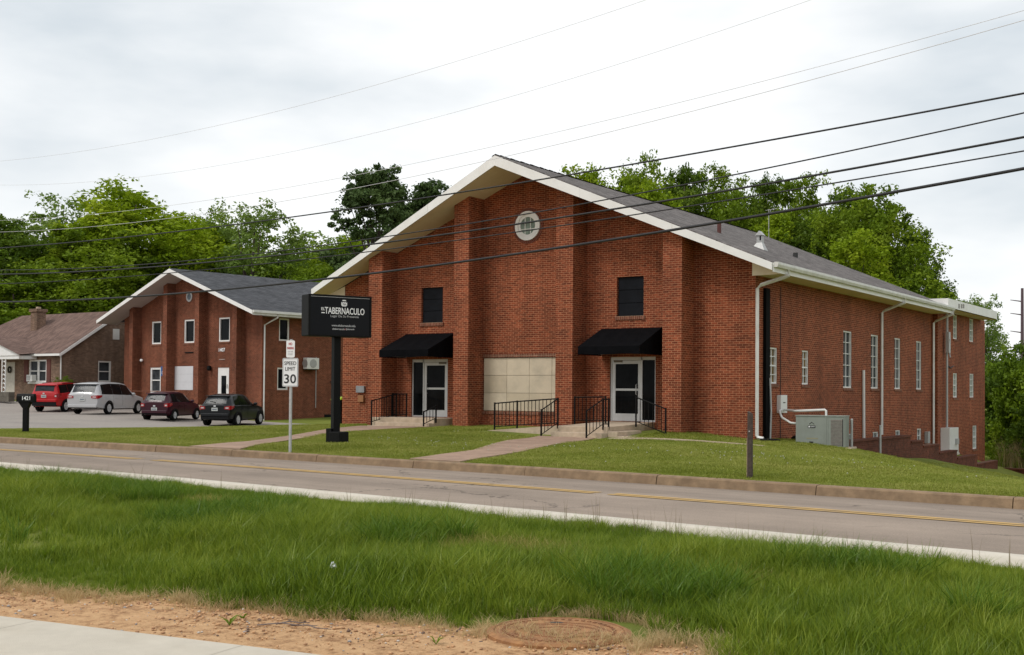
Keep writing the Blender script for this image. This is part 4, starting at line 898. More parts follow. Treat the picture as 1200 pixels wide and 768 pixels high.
wp = empty('wooden_post', (5.77,-14.15,.10), R(8), 'weathered dark wooden post standing behind the kerb', 'post')
MB().add([(-.042,-.045,-.2),(.042,-.045,-.2),(.042,.045,-.2),(-.042,.045,-.2),(-.038,-.045,1.2),(.038,-.045,1.17),(.038,.045,1.16),(-.038,.045,1.21)], [(0,1,5,4),(1,2,6,5),(2,3,7,6),(3,0,4,7),(4,5,6,7)]).build('timber', WOOD, wp, bevel=.006)
box('pale_edge', mat('pale_wood', (.36,.26,.18), .9, .3, 14), wp, -.050,-.041,-.036,.036,-.1,.75); MB().tube([(0,-.06,.86),(0,.06,.86)], .012, 6).build('bolt', GALV, wp)
bn = empty('wheeled_bin', (-16.85,.42,hz1(-16.85,.42)), R(-10), 'dark wheeled bin with lime green lid behind the black sign pole', 'bin')
MB().add([(-.24,-.27,0.05),(.24,-.27,0.05),(.24,.27,0.05),(-.24,.27,0.05),(-.29,-.34,.95),(.29,-.34,.95),(.29,.34,.95),(-.29,.34,.95)], [(0,3,2,1),(0,1,5,4),(1,2,6,5),(2,3,7,6),(3,0,4,7),(4,5,6,7)]).build('body', IRON, bn, bevel=.02)
MB().add([(-.31,-.37,.95),(.31,-.37,.95),(.31,.37,.95),(-.31,.37,.95),(-.26,-.3,1.05),(.26,-.3,1.05),(.26,.34,1.08),(-.26,.34,1.08)], [(0,3,2,1),(0,1,5,4),(1,2,6,5),(2,3,7,6),(3,0,4,7),(4,5,6,7)]).build('lid', mat('lime_plastic', (.42,.62,.02), .5, .05), bn, bevel=.02)
for s in (-1,1): MB().lathe([(.1,-.03),(.1,.03)], 14, Matrix.Translation((s*.27,.25,.1)) @ Matrix.Rotation(R(90),4,'Y')).build('wheel', IRON, bn)

# ------------------------------------------------------------------ cars
def interp(st, y, k): return float(np.interp(y, [s[0] for s in st], [s[k] for s in st]))
RUB = mat('tyre_rubber', (.009,.009,.009), .9, .2, 10, spec=.1); RIM = mat('alloy_rim', (.55,.56,.57), .4, .08, 8, metal=.1)
CGL = mat('car_glass', (.006,.007,.008), .08, .3, 2, spec=.15); CGR = mat('car_rear_glass', (.03,.034,.038), .14, .4, 3, spec=.09); TRIM = mat('car_black_trim', (.008,.008,.009), .6, .2, 8, spec=.15)
LRED = mat('tail_light_red', (.30,.008,.012), .15, .2, 9, spec=.7); LWHT = mat('lamp_white', (.55,.5,.5), .2, .1, 8, spec=.6); PLATE = mat('licence_plate', (.50,.52,.50), .5, .15, 14)
def car(name, label, paint, W, H, ro, wb, fo, st, side_w, rear_w, contact, side, hd, wr=.33, tail=(.72,.96,.36), plate_z=.82, bump_dark=.45, rails=False, rimmat=RIM, tailwhite=False):
    y0, y1 = -ro, wb+fo
    ys = np.unique(np.concatenate([np.linspace(y0, y0+.5, 14), np.linspace(y0+.5, y1-.35, 36), np.linspace(y1-.35, y1, 9)]))
    def prof(k, y): # smoothed
        return np.mean([interp(st, y+d, k) for d in (-.05,0,.05)])
    def half(y):
        zb, zl, zt, wl, wm, wt = (prof(k, y) for k in range(1, 7))
        P = [(0,zb),(.8*wl,zb),(wl,zb+.07),(wl+.015,zb+.3*(zl-zb)),(wm,zb+.55*(zl-zb)),(wm-.004,zb+.8*(zl-zb)),(wm-.035,zl)]
        x0_, x1_ = wm-.05, wt
        e = max(zt-.075, zl+.005)
        P += [(x0_+(x1_-x0_)*t+.012*math.sin(math.pi*t), zl+.01+(e-zl-.01)*t) for t in (.0,.33,.67,1.0)]
        P += [(wt-.05, max(zt-.025, e)), (wt*.55, zt), (0, zt+.008)]
        return P
    secs = [half(y) for y in ys]; nh = len(secs[0]); full = []
    for s in secs: full.append([(x, z) for x, z in s] + [(-x, z) for x, z in s[-2:0:-1]])
    n = len(full[0]); m = MB()
    vs = [(x, y, z) for y, s in zip(ys, full) for x, z in s]; fs = []
    for i in range(len(ys)-1):
        for k in range(n): fs.append((i*n+k, (i+1)*n+k, (i+1)*n+(k+1) % n, i*n+(k+1) % n))
    fs += [tuple(range(n)), tuple((len(ys)-1)*n+k for k in range(n))[::-1]]
    m.add(vs, fs)
    ca, sa_ = math.cos(hd), math.sin(hd); lx = side*(W/2-.1)
    ox, oy = contact[0]-lx*ca, contact[1]-lx*sa_
    zs_ = [hz1(ox - sa_*y_ , oy + ca*y_)+.03 for y_ in (0, wb)]
    c = empty(name, (ox, oy, zs_[0]), 0, label, 'car', 'cars parked in front of the smaller brick building')
    c.rotation_euler = (math.atan2(zs_[1]-zs_[0], wb), 0, hd)
    body = m.build('body', paint, c, smooth=True); body.data.set_sharp_from_angle(angle=R(38))
    def surf(y, k):
        s = half(y); i = int(min(max(k, 0), nh-1.001)); t = k-i
        return (s[i][0]*(1-t)+s[i+1][0]*t, y, s[i][1]*(1-t)+s[i+1][1]*t)
    def patch(nm, mt, ya, yb, ka, kb, sx, ny, nk, offv, par, slant=None):
        g = MB(); vv = []
        for i in range(ny+1):
            for j in range(nk+1):
                tk = j/nk; a, b = ya, yb
                if slant: a, b = ya+slant[0]*tk, yb+slant[1]*tk
                p = surf(a+(b-a)*i/ny, ka+(kb-ka)*tk); vv.append((sx*p[0]+offv[0]*sx, p[1]+offv[1], p[2]+offv[2]))
        g.add(vv, [(i*(nk+1)+j, (i+1)*(nk+1)+j, (i+1)*(nk+1)+j+1, i*(nk+1)+j+1) for i in range(ny) for j in range(nk)])
        return g.build(nm, mt, par, smooth=True)
    for sx in (1,-1):
        for (ya, yb, sl) in side_w: patch('side_window', CGL, ya, yb, 7.15, 9.92, sx, 8, 5, (.007,0,.003), c, sl)
        for yy in (side_w[1][0]-.02, side_w[-1][0]-.02):
            dl_ = MB(); dl_.tube([(sx*(surf(yy,k)[0]+.001), yy, surf(yy,k)[2]) for k in (3,4,5,6)], .005, 4); dl_.build('door_gap', TRIM, c)
        for yy in (side_w[1][0]+.12, side_w[-1][0]+.12):
            p = surf(yy, 5.1); box('door_handle', paint, c, min(sx*(p[0]-.01),sx*(p[0]+.03)), max(sx*(p[0]-.01),sx*(p[0]+.03)), p[1], p[1]+.2, p[2]-.015, p[2]+.015, bevel=.006)
        p = surf(side_w[-1][1]-.05, 7.2); MB().lathe([(.05,-.07),(.10,-.03),(.10,.05),(.06,.08)], 10, Matrix.Translation((sx*(p[0]+.11), p[1]-.12, p[2]+.06))).build('mirror', paint, c, smooth=True)
        # tail light wraps the rear corner
        za, zb2, tw = tail
        tl = MB(); xo = half(y0+.10)[4][0]+.012
        tl.add([(sx*(xo-tw),y0-.012,za+.03),(sx*(xo-.06),y0-.012,za),(sx*xo,y0+.10,za+.02),(sx*(xo+.012),y0+.34,za+.10),(sx*(xo+.008),y0+.36,zb2),(sx*(xo-.004),y0+.10,zb2),(sx*(xo-.07),y0-.01,zb2),(sx*(xo-tw),y0-.01,zb2-.05)],
               [(0,1,6,7),(1,2,5,6),(2,3,4,5)])
        tl_o = tl.build('tail_light', LRED, c); so_ = tl_o.modifiers.new('thick', 'SOLIDIFY'); so_.thickness = .02; so_.offset = 0
        box('lamp_lens', LWHT, tl_o, min(sx*(xo-tw*.8),sx*(xo-tw*.35)), max(sx*(xo-tw*.8),sx*(xo-tw*.35)), y0-.026, y0-.006, za+.06, (za+zb2)/2+.02)
        if rails: MB().tube([surf(.2,11.3), surf(.3,11)], .01, 4); 
        # bumper reflectors
        box('reflector', LRED, c, min(sx*(xo-.35),sx*(xo-.12)), max(sx*(xo-.35),sx*(xo-.12)), y0-.012, y0+.02, .40,.45)
    patch('rear_window', CGR, rear_w[0], rear_w[1], 11.1, 12.99, 1, 4, 4, (0,-.008,.006), c); patch('rear_window', CGR, rear_w[0], rear_w[1], 11.1, 12.99, -1, 4, 4, (0,-.008,.006), c)
    ws0 = [s[0] for s in st]
    # lower dark bumper
    xo = half(y0)[3][0]
    bp_ = MB(); bp_.box(-xo+.02,xo-.02,y0-.02,y0+.1,interp(st,y0,1)-.01,bump_dark); bp_.build('rear_bumper', TRIM if bump_dark > .35 else paint, c, bevel=.02)
    b2 = MB(); b2.box(-xo+.01,xo-.01,y0-.05,y0+.08,bump_dark,bump_dark+.16); b2.build('bumper_step', paint, c, bevel=.03)
    box('licence_plate', PLATE, c, -.16,.16,y0-.03,y0-.005,plate_z-.08,plate_z+.08); pl_ = [o for o in c.children if o.name.startswith('licence_plate')][0]
    mk_ = MB()
    for k in range(6): mk_.box(-.12+k*.042,-.095+k*.042,y0-.034,y0-.030,plate_z-.035,plate_z+.035)
    mk_.build('plate_digits', mat('plate_ink', (.06,.08,.14), .6), pl_)
    p = surf(rear_w[0]+.02, 12.99); MB().tube([(0,p[1]-.02,p[2]+.01),(-.32,p[1]+.03,p[2]+.07)], .012, 5).build('rear_wiper', TRIM, c)
    pt = surf(rear_w[1], 12.99); box('spoiler', paint, c, -W*.36,W*.36,pt[1]-.10,pt[1]+.12,pt[2]-.01,pt[2]+.03, bevel=.012)
    box('badge', RIM, c, -.06,.06,y0-.022,y0-.01,plate_z+.13,plate_z+.2)
    if rails:
        for sx in (1,-1): MB().tube([(sx*(surf(a,10)[0]-.03),a,surf(a,10)[2]+.06+(0 if 0 < i < 4 else -.05)) for i, a in enumerate((.0,.1,.8,1.5,1.6))], .018, 5).build('roof_rail', TRIM, c)
    for yy in (0, wb):
        for sx in (1,-1):
            mx = Matrix.Translation((sx*(W/2-.085), yy, wr)) @ Matrix.Rotation(R(90)*sx, 4, 'Y')
            e = MB().lathe([(wr*.62,-.10),(wr*.93,-.10),(wr,-.07),(wr,.07),(wr*.93,.10),(wr*.64,.10),(wr*.62,.05),(wr*.62,-.10)], 28, mx, cap=False).build('wheel', RUB, c, smooth=True)
            rm_ = MB().lathe([(wr*.66,.085),(wr*.60,.088),(wr*.55,.05),(.05,.045)], 24, mx); 
            for k in range(5):
                a = 2*math.pi*k/5; mm_ = mx @ Matrix.Rotation(a, 4, 'Z'); rm_.box(.03,wr*.6,-.035,.035,.05,.085, m=mm_)
            rm_.lathe([(.055,.05),(.055,.095),(.03,.1)], 12, mx); rm_.build('rim', rimmat, e)
            ar_ = MB(); xx = half(yy)[3][0]
            vv = []; ks = 20
            for r_ in (wr*1.0, wr*1.2):
                for k in range(ks+1):
                    a = math.pi*k/ks*1.12-.19; vv.append((sx*(xx+.03), yy+r_*math.cos(a), max(wr+r_*math.sin(a), .1)))
            ar_.add(vv, [(k, k+1, ks+2+k, ks+1+k) for k in range(ks)]); ao = ar_.build('wheel_arch', TRIM, c); so2 = ao.modifiers.new('thick', 'SOLIDIFY'); so2.thickness = .05; so2.offset = 0
    for sx in (1,-1):
        p = surf(y1-.12, 5); MB().lathe([(.02,-.06),(.12,.0),(.13,.05)], 12, Matrix.Translation((sx*(p[0]-.16), y1-.08, p[2]-.05)) @ Matrix.Rotation(R(-90), 4, 'X')).build('headlight', LWHT, c)
    return c
def paint(name, col, rough=.25, coat=.5): return mat(name, col, rough, .03, 2, spec=.3, coat=coat)
HD = R(22)
W = 1.98   # silver minivan: stations (y, z bottom, belt, top, half low, half max, half roof)
car('minivan', 'silver minivan parked between the red vehicle and the maroon hatchback', paint('silver_paint', (.42,.42,.43), .3), 1.98, 1.74, 1.02, 3.06, .98,
    [(-1.05,.34,.98,1.02,.82,.86,.70),(-.98,.32,1.02,1.10,.88,.93,.74),(-.72,.28,1.04,1.58,.93,.98,.72),(-.5,.26,1.04,1.69,.94,.99,.72),(.3,.24,1.03,1.745,.95,.99,.73),(1.5,.24,1.01,1.74,.95,.99,.72),(2.15,.24,1.0,1.66,.95,.985,.69),(2.95,.24,1.0,1.22,.94,.97,.66),(3.2,.24,.98,1.06,.93,.96,.72),(3.7,.26,.88,.95,.88,.92,.68),(3.98,.3,.72,.78,.78,.82,.6),(4.06,.34,.6,.64,.70,.74,.52)],
    [(-.64,.455,(.12,.0)),(.47,1.385,None),(1.40,2.62,(0,-.36))], (-.93,-.66), (-40.39,7.56), 1, HD, wr=.34, tail=(.84,1.03,.42), plate_z=.80, bump_dark=.36)
car('hatchback', 'maroon hatchback with lit red tail lights beside the silver minivan', paint('maroon_paint', (.036,.004,.012), .3, .12), 1.67, 1.51, .62, 2.45, .73,
    [(-.64,.34,.86,.90,.68,.72,.58),(-.58,.30,.90,.98,.74,.79,.60),(-.36,.26,.92,1.36,.78,.83,.58),(-.2,.24,.92,1.45,.80,.835,.57),(.4,.22,.92,1.50,.80,.835,.58),(1.1,.22,.91,1.49,.80,.835,.57),(1.5,.22,.90,1.42,.80,.83,.54),(2.15,.22,.90,1.04,.79,.82,.54),(2.4,.22,.86,.94,.78,.81,.56),(2.8,.25,.78,.84,.74,.77,.54),(3.1,.3,.62,.68,.64,.68,.46),(3.18,.34,.5,.54,.56,.6,.4)],
    [(-.17,.335,(.1,0)),(.355,1.025,None),(1.045,1.98,(0,-.45))], (-.54,-.32), (-35.18,7.67), 1, HD, wr=.285, tail=(.70,.92,.26), plate_z=.60, bump_dark=.38)
car('compact_car', 'black compact sport utility car parked nearest the lawn', paint('black_paint', (.003,.004,.006), .3, .10), 1.77, 1.63, .8, 2.67, .83,
    [(-.82,.38,.98,1.02,.72,.76,.62),(-.75,.34,1.0,1.08,.80,.84,.64),(-.48,.30,1.02,1.48,.84,.88,.60),(-.3,.28,1.02,1.57,.85,.885,.60),(.4,.26,1.02,1.625,.86,.885,.61),(1.2,.26,1.01,1.60,.86,.885,.60),(1.6,.26,1.0,1.53,.86,.88,.57),(2.3,.26,1.0,1.14,.85,.87,.58),(2.6,.26,.97,1.04,.84,.86,.60),(3.1,.28,.88,.94,.80,.83,.58),(3.42,.34,.7,.76,.70,.73,.5),(3.5,.38,.58,.62,.62,.66,.44)],
    [(-.27,.385,(.16,0)),(.405,1.125,None),(1.145,2.12,(0,-.45))], (-.70,-.44), (-30.96,8.12), 1, HD, wr=.34, tail=(.84,1.04,.34), plate_z=.86, bump_dark=.5)
car('compact_car', 'boxy red sport utility car left of the silver minivan', paint('red_paint', (.42,.008,.012), .35, .25), 1.80, 1.69, .8, 2.57, .86,
    [(-.82,.40,1.04,1.08,.76,.80,.66),(-.77,.38,1.06,1.14,.82,.87,.68),(-.62,.34,1.08,1.58,.86,.89,.68),(-.45,.32,1.08,1.66,.87,.90,.68),(.4,.30,1.08,1.69,.87,.90,.69),(1.3,.30,1.07,1.67,.87,.90,.68),(1.6,.30,1.06,1.60,.87,.895,.66),(2.1,.30,1.06,1.18,.86,.89,.66),(2.5,.30,1.04,1.10,.86,.88,.66),(3.1,.32,.98,1.03,.83,.86,.64),(3.38,.36,.84,.9,.76,.8,.58),(3.44,.4,.7,.74,.7,.74,.5)],
    [(-.5,.33,(.06,0)),(.35,1.12,None),(1.14,2.02,(0,-.3))], (-.74,-.60), (-47.71,8.42), -1, HD, wr=.345, tail=(.86,1.10,.22), plate_z=.95, bump_dark=.62, rails=True)

# ------------------------------------------------------------------ overhead wires
WIRES = [(-8, .002346, .06618, 10.9844, .0045, WIREG, 'faint topmost overhead wire high in the sky'),
 (-7, .002935, .08181, 10.0186, .0045, WIREG, 'faint second overhead wire high in the sky'),
 (-9.6, .002059, .04322, 7.81, .005, WIREG, 'thin grey wire passing just above the church gable peak, upper of two'),
 (-10.4, .002296, .05016, 7.2604, .006, WIREG, 'thin grey wire touching the church gable peak, lower of two'),
 (-10.8, .001096, .01301, 6.4441, .018, WIRE, 'black wire crossing the church gable just below its peak'),
 (-11.1, .002054, .03853, 5.63, .014, WIRE, 'black wire crossing the top of the round church window'),
 (-10.8, .001549, .02596, 5.4992, .022, WIRE, 'thick black wire crossing the middle of the round church window'),
 (-10.6, .001225, .02518, 5.3564, .014, WIRE, 'thin black wire crossing the bottom of the round church window'),
 (-10.6, .001556, .04029, 4.8471, .030, WIRE, 'lowest and thickest black cable crossing below the round church window')]
for n, a, b, c, r, mt, lab in WIRES:
    pts = []
    for u in np.arange(-50, 26.1, 1.0):
        x, y = UN(u, n); pts.append((x, y, a*u*u + b*u + c))
    o = MB().tube(pts, r, 6).build('overhead_wire', mt, None, smooth=True); tag(o, lab, 'wire', 'overhead wires along the street')

# far poles
tp = empty('transmission_pole', (-67.4,393,-2), 0, 'tall rust coloured transmission pole far off at the right edge', 'utility pole')
RP = mat('rust_steel', (.09,.055,.07), .8, .15, 1)
MB().tube([(0,0,-6),(0,0,40)], [.75,.45], 12).build('pole', RP, tp)
for z in (31, 35.5, 25): MB().tube([(-3.6,-1,z+.6),(0,0,z)], [.12,.25], 6).build('arm', RP, tp)
up = empty('utility_pole', (-38.3,232.8,-2), 0, 'wooden utility pole with crossarms far off beside the transmission pole', 'utility pole')
MB().tube([(0,0,-3),(0,0,14.5)], [.22,.15], 8).build('pole', WOOD, up)
for z in (13.9, 12.3): MB().box(-1.5,1.5,-.08,.08,z-.1,z+.1, m=Matrix.Rotation(R(30),4,'Z')).build('crossarm', WOOD, up)
MB().lathe([(.28,0),(.3,.9),(.1,1.0)], 10, Matrix.Translation((.5,-.2,8.6))).build('transformer', GALV, up)

# ------------------------------------------------------------------ foliage
def leaf_mat(name, c1, c2, c3, trans=.36):
    m = bpy.data.materials.new(name); m.use_nodes = True; nt = m.node_tree; nt.nodes.clear(); L = nt.links.new
    N = nt.nodes.new
    out = N('ShaderNodeOutputMaterial'); g = N('ShaderNodeNewGeometry'); tc_ = N('ShaderNodeTexCoord')
    r = N('ShaderNodeValToRGB'); r.color_ramp.elements[0].color = (*c1,1); r.color_ramp.elements[1].color = (*c3,1); e = r.color_ramp.elements.new(.5); e.color = (*c2,1)
    nz_ = N('ShaderNodeTexNoise'); nz_.inputs['Scale'].default_value = .45; nz_.inputs['Detail'].default_value = 3; L(tc_.outputs['Object'], nz_.inputs['Vector'])
    mx = N('ShaderNodeMath'); mx.operation = 'MULTIPLY_ADD'; mx.inputs[1].default_value = .26; L(g.outputs['Random Per Island'], mx.inputs[0])
    m2 = N('ShaderNodeMapRange'); m2.inputs['From Min'].default_value = .28; m2.inputs['From Max'].default_value = .72; m2.inputs['To Max'].default_value = .74; L(nz_.outputs['Fac'], m2.inputs['Value']); L(m2.outputs[0], mx.inputs[2])
    L(mx.outputs[0], r.inputs[0])
    d = N('ShaderNodeBsdfDiffuse'); t_ = N('ShaderNodeBsdfTranslucent'); gl = N('ShaderNodeBsdfGlossy'); gl.inputs['Roughness'].default_value = .5
    s = N('ShaderNodeMixShader'); s.inputs[0].default_value = trans; s2 = N('ShaderNodeMixShader'); s2.inputs[0].default_value = .012
    L(r.outputs[0], d.inputs['Color']); L(r.outputs[0], t_.inputs['Color'])
    L(d.outputs[0], s.inputs[1]); L(t_.outputs[0], s.inputs[2]); L(s.outputs[0], s2.inputs[1]); L(gl.outputs[0], s2.inputs[2]); L(s2.outputs[0], out.inputs['Surface'])
    return m
LEAF = {'bright': leaf_mat('bright_leaves', (.105,.172,.007), (.222,.318,.010), (.38,.455,.030)),
        'mid': leaf_mat('mid_leaves', (.068,.120,.008), (.148,.227,.011), (.28,.362,.026)),
        'dark': leaf_mat('dark_leaves', (.040,.078,.009), (.090,.151,.012), (.182,.25,.025)),
        'sparse': leaf_mat('olive_leaves', (.10,.165,.028), (.17,.255,.045), (.27,.36,.085)),
        'pine': leaf_mat('pine_needles', (.040,.070,.024), (.075,.120,.036), (.13,.19,.06), .25)}
BARK = mat('bark', (.075,.058,.045), .95, .3, 5, bump=.7, bscale=12)
def leaf_cloud(centers, radii, per, size, flat=1.0, r_=None, up=.5):
    """diamond leaves spread around clump centres; returns verts, faces"""
    r_ = r_ or rng; n = len(centers)*per
    c = np.repeat(centers, per, 0); rad = np.repeat(radii, per)[:, None]
    d = r_.normal(size=(n,3)); d /= np.linalg.norm(d, axis=1)[:,None]; rr = r_.random((n,1))**.5
    p = c + d*rr*rad*np.array([1,1,flat])
    nrm = r_.normal(size=(n,3)) + d*.8 + np.array([0,0,up]); nrm /= np.linalg.norm(nrm, axis=1)[:,None]
    a = np.cross(nrm, r_.normal(size=(n,3))); a /= np.linalg.norm(a, axis=1)[:,None]; b = np.cross(nrm, a)
    s = size*(.6+.8*r_.random((n,1))); w = s*(.42+.2*r_.random((n,1)))
    v = np.stack([p-a*s, p-b*w+nrm*s*.12, p+a*s, p+b*w+nrm*s*.12], 1).reshape(-1,3)
    return v, np.arange(n*4, dtype=np.int32)
def make_tree(kind, H, Wd, seed, base=.18):
    q = np.random.default_rng(seed); limbs = MB()
    if kind == 'pine':
        nl = 60; zc = H*(.30+.66*q.random(nl)**.9); f = np.clip((H*1.05-zc)/(H*.38), .2, 1)
        rad = Wd*.5*f*(.5+.5*q.random(nl)); an = q.random(nl)*6.28
        cen = np.stack([rad*np.cos(an), rad*np.sin(an), zc], 1); lr = (.58+.55*q.random(nl))*Wd/5.6; flat = .7; ncl, per, sz = 10, 60, .12
    else:
        nl = {'sparse':44}.get(kind, 52)
        d = q.normal(size=(nl,3)); d /= np.linalg.norm(d,axis=1)[:,None]; rr = (.35+.65*q.random((nl,1))**.6)
        zmid, zh = H*(base+1)/2, H*(1-base)/2
        cen = d*rr*np.array([Wd*.44, Wd*.44, zh*.86]) + np.array([0,0,zmid]); cen[:,:2] *= (1.12-.45*np.clip((cen[:,2:]-zmid)/zh, -.4, 1))
        lr = (.13+.10*q.random(nl))*Wd*{'sparse':.95}.get(kind,1.08); flat = .85
        ncl, per, sz = {'sparse':(11,34,.13)}.get(kind, (16,66,.125))
    cc = []; cr_ = []
    for k in range(nl):
        dd = q.normal(size=(ncl,3)); dd /= np.linalg.norm(dd,axis=1)[:,None]
        cc.append(cen[k] + dd*lr[k]*(.45+.6*q.random((ncl,1)))*np.array([1,1,flat])); cr_.append(np.full(ncl, lr[k]*.42)*(.6+.7*q.random(ncl)))
    cc = np.concatenate(cc); cr_ = np.concatenate(cr_)
    v, f = leaf_cloud(cc, cr_, per, sz*(H/16)**.3, flat, q)
    # trunk and limbs
    tr = .018*H; lean = q.normal(size=2)*.03*H
    T = lambda t: Vector((lean[0]*t*t, lean[1]*t*t, H*.86*t))
    limbs.tube([T(t) - (Vector((0,0,1.0)) if t == 0 else Vector()) for t in np.linspace(0,1,7)], [tr*(1.25 if i == 0 else 1-.88*i/6) for i in range(7)], 8)
    for k in range(nl):
        e = Vector(cen[k]); t0 = max(.12, min(.9, (e.z/H)*.72 - .06)); s = T(t0); mid = s.lerp(e, .5) + Vector((0,0,-.04*H*(1 if kind != 'pine' else -.2)))
        r0 = tr*.36*(1-t0*.6); limbs.tube([s, mid, e], [r0, r0*.6, r0*.22], 5, caps=False)
    me_l = limbs.mesh('trunk'); me_c = bpy.data.meshes.new('crown')
    n = len(v); nf = n//4
    me_c.vertices.add(n); me_c.vertices.foreach_set('co', v.astype(np.float32).ravel()); me_c.loops.add(n); me_c.loops.foreach_set('vertex_index', f)
    me_c.polygons.add(nf); me_c.polygons.foreach_set('loop_start', np.arange(0,n,4,dtype=np.int32)); me_c.update(calc_edges=True)
    me_l.materials.append(BARK); me_c.materials.append(LEAF[kind]); me_l.polygons.foreach_set('use_smooth', [True]*len(me_l.polygons))
    return me_l, me_c
PROTO = {}
for kind, vs_ in (('bright',2),('mid',3),('dark',2),('sparse',2),('pine',2)):
    PROTO[kind] = [make_tree(kind, 16.0, 8.2 if kind != 'pine' else 6.0, 100+7*i+len(kind)*13, base=.12) for i in range(vs_)]
def place_tree(x, y, top, w, kind, i, label, group):
    z = hz1(x, y); H = top - z; me_l, me_c = PROTO[kind][i % len(PROTO[kind])]
    t = empty('pine_tree' if kind == 'pine' else 'broadleaf_tree', (x, y, z), random.uniform(0, 6.28), label, 'tree', group)
    w0 = 8.2 if kind != 'pine' else 6.0
    k_ = 1.55 if kind == 'pine' else (1.6 if kind == 'sparse' else 1.42); t.scale = (w*k_/w0, w*k_/w0, H/14.7)
    a = bpy.data.objects.new('trunk', me_l); b = bpy.data.objects.new('crown', me_c)
    for o in (a, b): COL.objects.link(o); o.parent = t
GL, GRr = 'trees behind the left buildings', 'trees behind the church'
TREES = [(-75.7,24.4,15.5,8.4,'dark','dark leafy tree at the left edge of the photo behind the bungalow',GL),(-90.5,38.5,20.0,9.1,'sparse','thin olive tree with sky showing through above the bungalow',GL),
(-72.4,33.9,19.2,11.6,'bright','biggest bright green tree standing above the bungalow roof',GL),(-68.3,26.9,14.5,8.5,'mid','green tree right behind the bungalow chimney',GL),
(-71.9,39.1,16.8,8.0,'bright','bright green tree left of the smaller building gable peak',GL),(-83.1,52.0,19.0,7.0,'mid','green tree half hidden behind the bright trees left of the gable peak',GL),
(-63.6,39.8,18.1,7.0,'sparse','thin pale green tree above the slate roof of the smaller building',GL),(-68.1,50.0,15.4,8.2,'mid','low green tree right of the thin pale tree above the slate roof',GL),
(-61.5,48.5,15.6,7.2,'bright','bright green tree just left of the pines by the church gable',GL),(-58.3,38.5,12.0,6.4,'mid','low green tree behind the middle of the slate roof',GL),
(-50.5,41.4,19.0,5.4,'pine','taller dark pine tree left of the church gable',GL),(-51.2,48.4,18.6,5.2,'pine','dark pine tree touching the left slope of the church gable',GL),
(-69.6,21.3,9.5,9.0,'mid','low green tree filling the gap behind the bungalow roof',GL),(-62.8,59.7,16.5,7.0,'mid','green tree below and behind the pines',GL),(-77,14,10,8,'dark','dark low tree left of the bungalow',GL),(-70.5,44.5,16.6,8.6,'mid','green tree right of the smaller building gable peak beside the thin pale tree',GL),(-66.0,56.0,17.6,9.0,'sparse','pale tree behind the right end of the slate roof',GL),(-57.0,46.0,13.4,7.0,'mid','green tree low between the slate roof and the pines',GL),(-62.0,33.0,10.5,8.5,'dark','dark low tree directly behind the slate roof ridge',GL),(-53.0,36.0,10.8,6.5,'mid','low tree between the slate roof and the church eave',GL),
(-80.0,45.0,12.5,10.5,'mid','low green tree between the bungalow and the gabled building roof',GL),
(-39.3,51.5,19.4,5.8,'mid','first green tree right of the church gable peak',GRr),(-33.8,49.1,19.0,6.4,'bright','second bright green tree right of the church gable peak',GRr),
(-35.8,59.9,20.6,6.0,'mid','third green tree right of the church gable peak',GRr),(-30.3,57.5,20.4,6.4,'dark','dark tree behind the middle of the church roof',GRr),
(-26.1,55.5,18.6,5.6,'mid','green tree left of the roof vent',GRr),(-25.8,63.0,19.8,5.0,'dark','tall dark tree above the metal roof vent',GRr),
(-21.7,60.9,19.2,5.4,'mid','tall green tree right of the roof antenna',GRr),(-16.0,55.1,16.8,6.2,'dark','dark tree above the right part of the church roof',GRr),
(-12.4,51.1,15.0,6.2,'mid','broad green tree at the right end of the tree row',GRr),(-11.6,56.3,13.6,4.6,'dark','dark tree at the outer right end of the tree row',GRr),
(-21.0,54.1,14.5,6.0,'bright','low bright green tree beside the roof antenna',GRr),(-11.9,45.8,12.0,6.0,'bright','low bright tree above the church eave',GRr),
(-11.5,70.4,10.4,3.6,'dark','small dark tree above the flat rear roof',GRr),(-8.7,67.4,9.8,2.9,'sparse','small dark tree beyond the end of the flat rear roof',GRr),(-15.0,79.9,11.0,6.0,'bright','far bright tree seen between the tree row and the flat roof',GRr),
(-41.5,47,17.0,6,'bright','bright tree rising right beside the church gable peak',GRr),(-36.2,54,18.6,6.4,'mid','green tree between the gable peak and the row over the roof',GRr),(-28.5,50,17.6,6.5,'bright','bright tree low over the middle of the church ridge',GRr),(-30,52,14,9,'mid','low green tree hidden mostly by the church ridge',GRr),(-38,58,15,9,'dark','dark tree mostly hidden behind the church gable',GRr)]
for i, t in enumerate(TREES): place_tree(*t[:5], i, t[5], t[6])
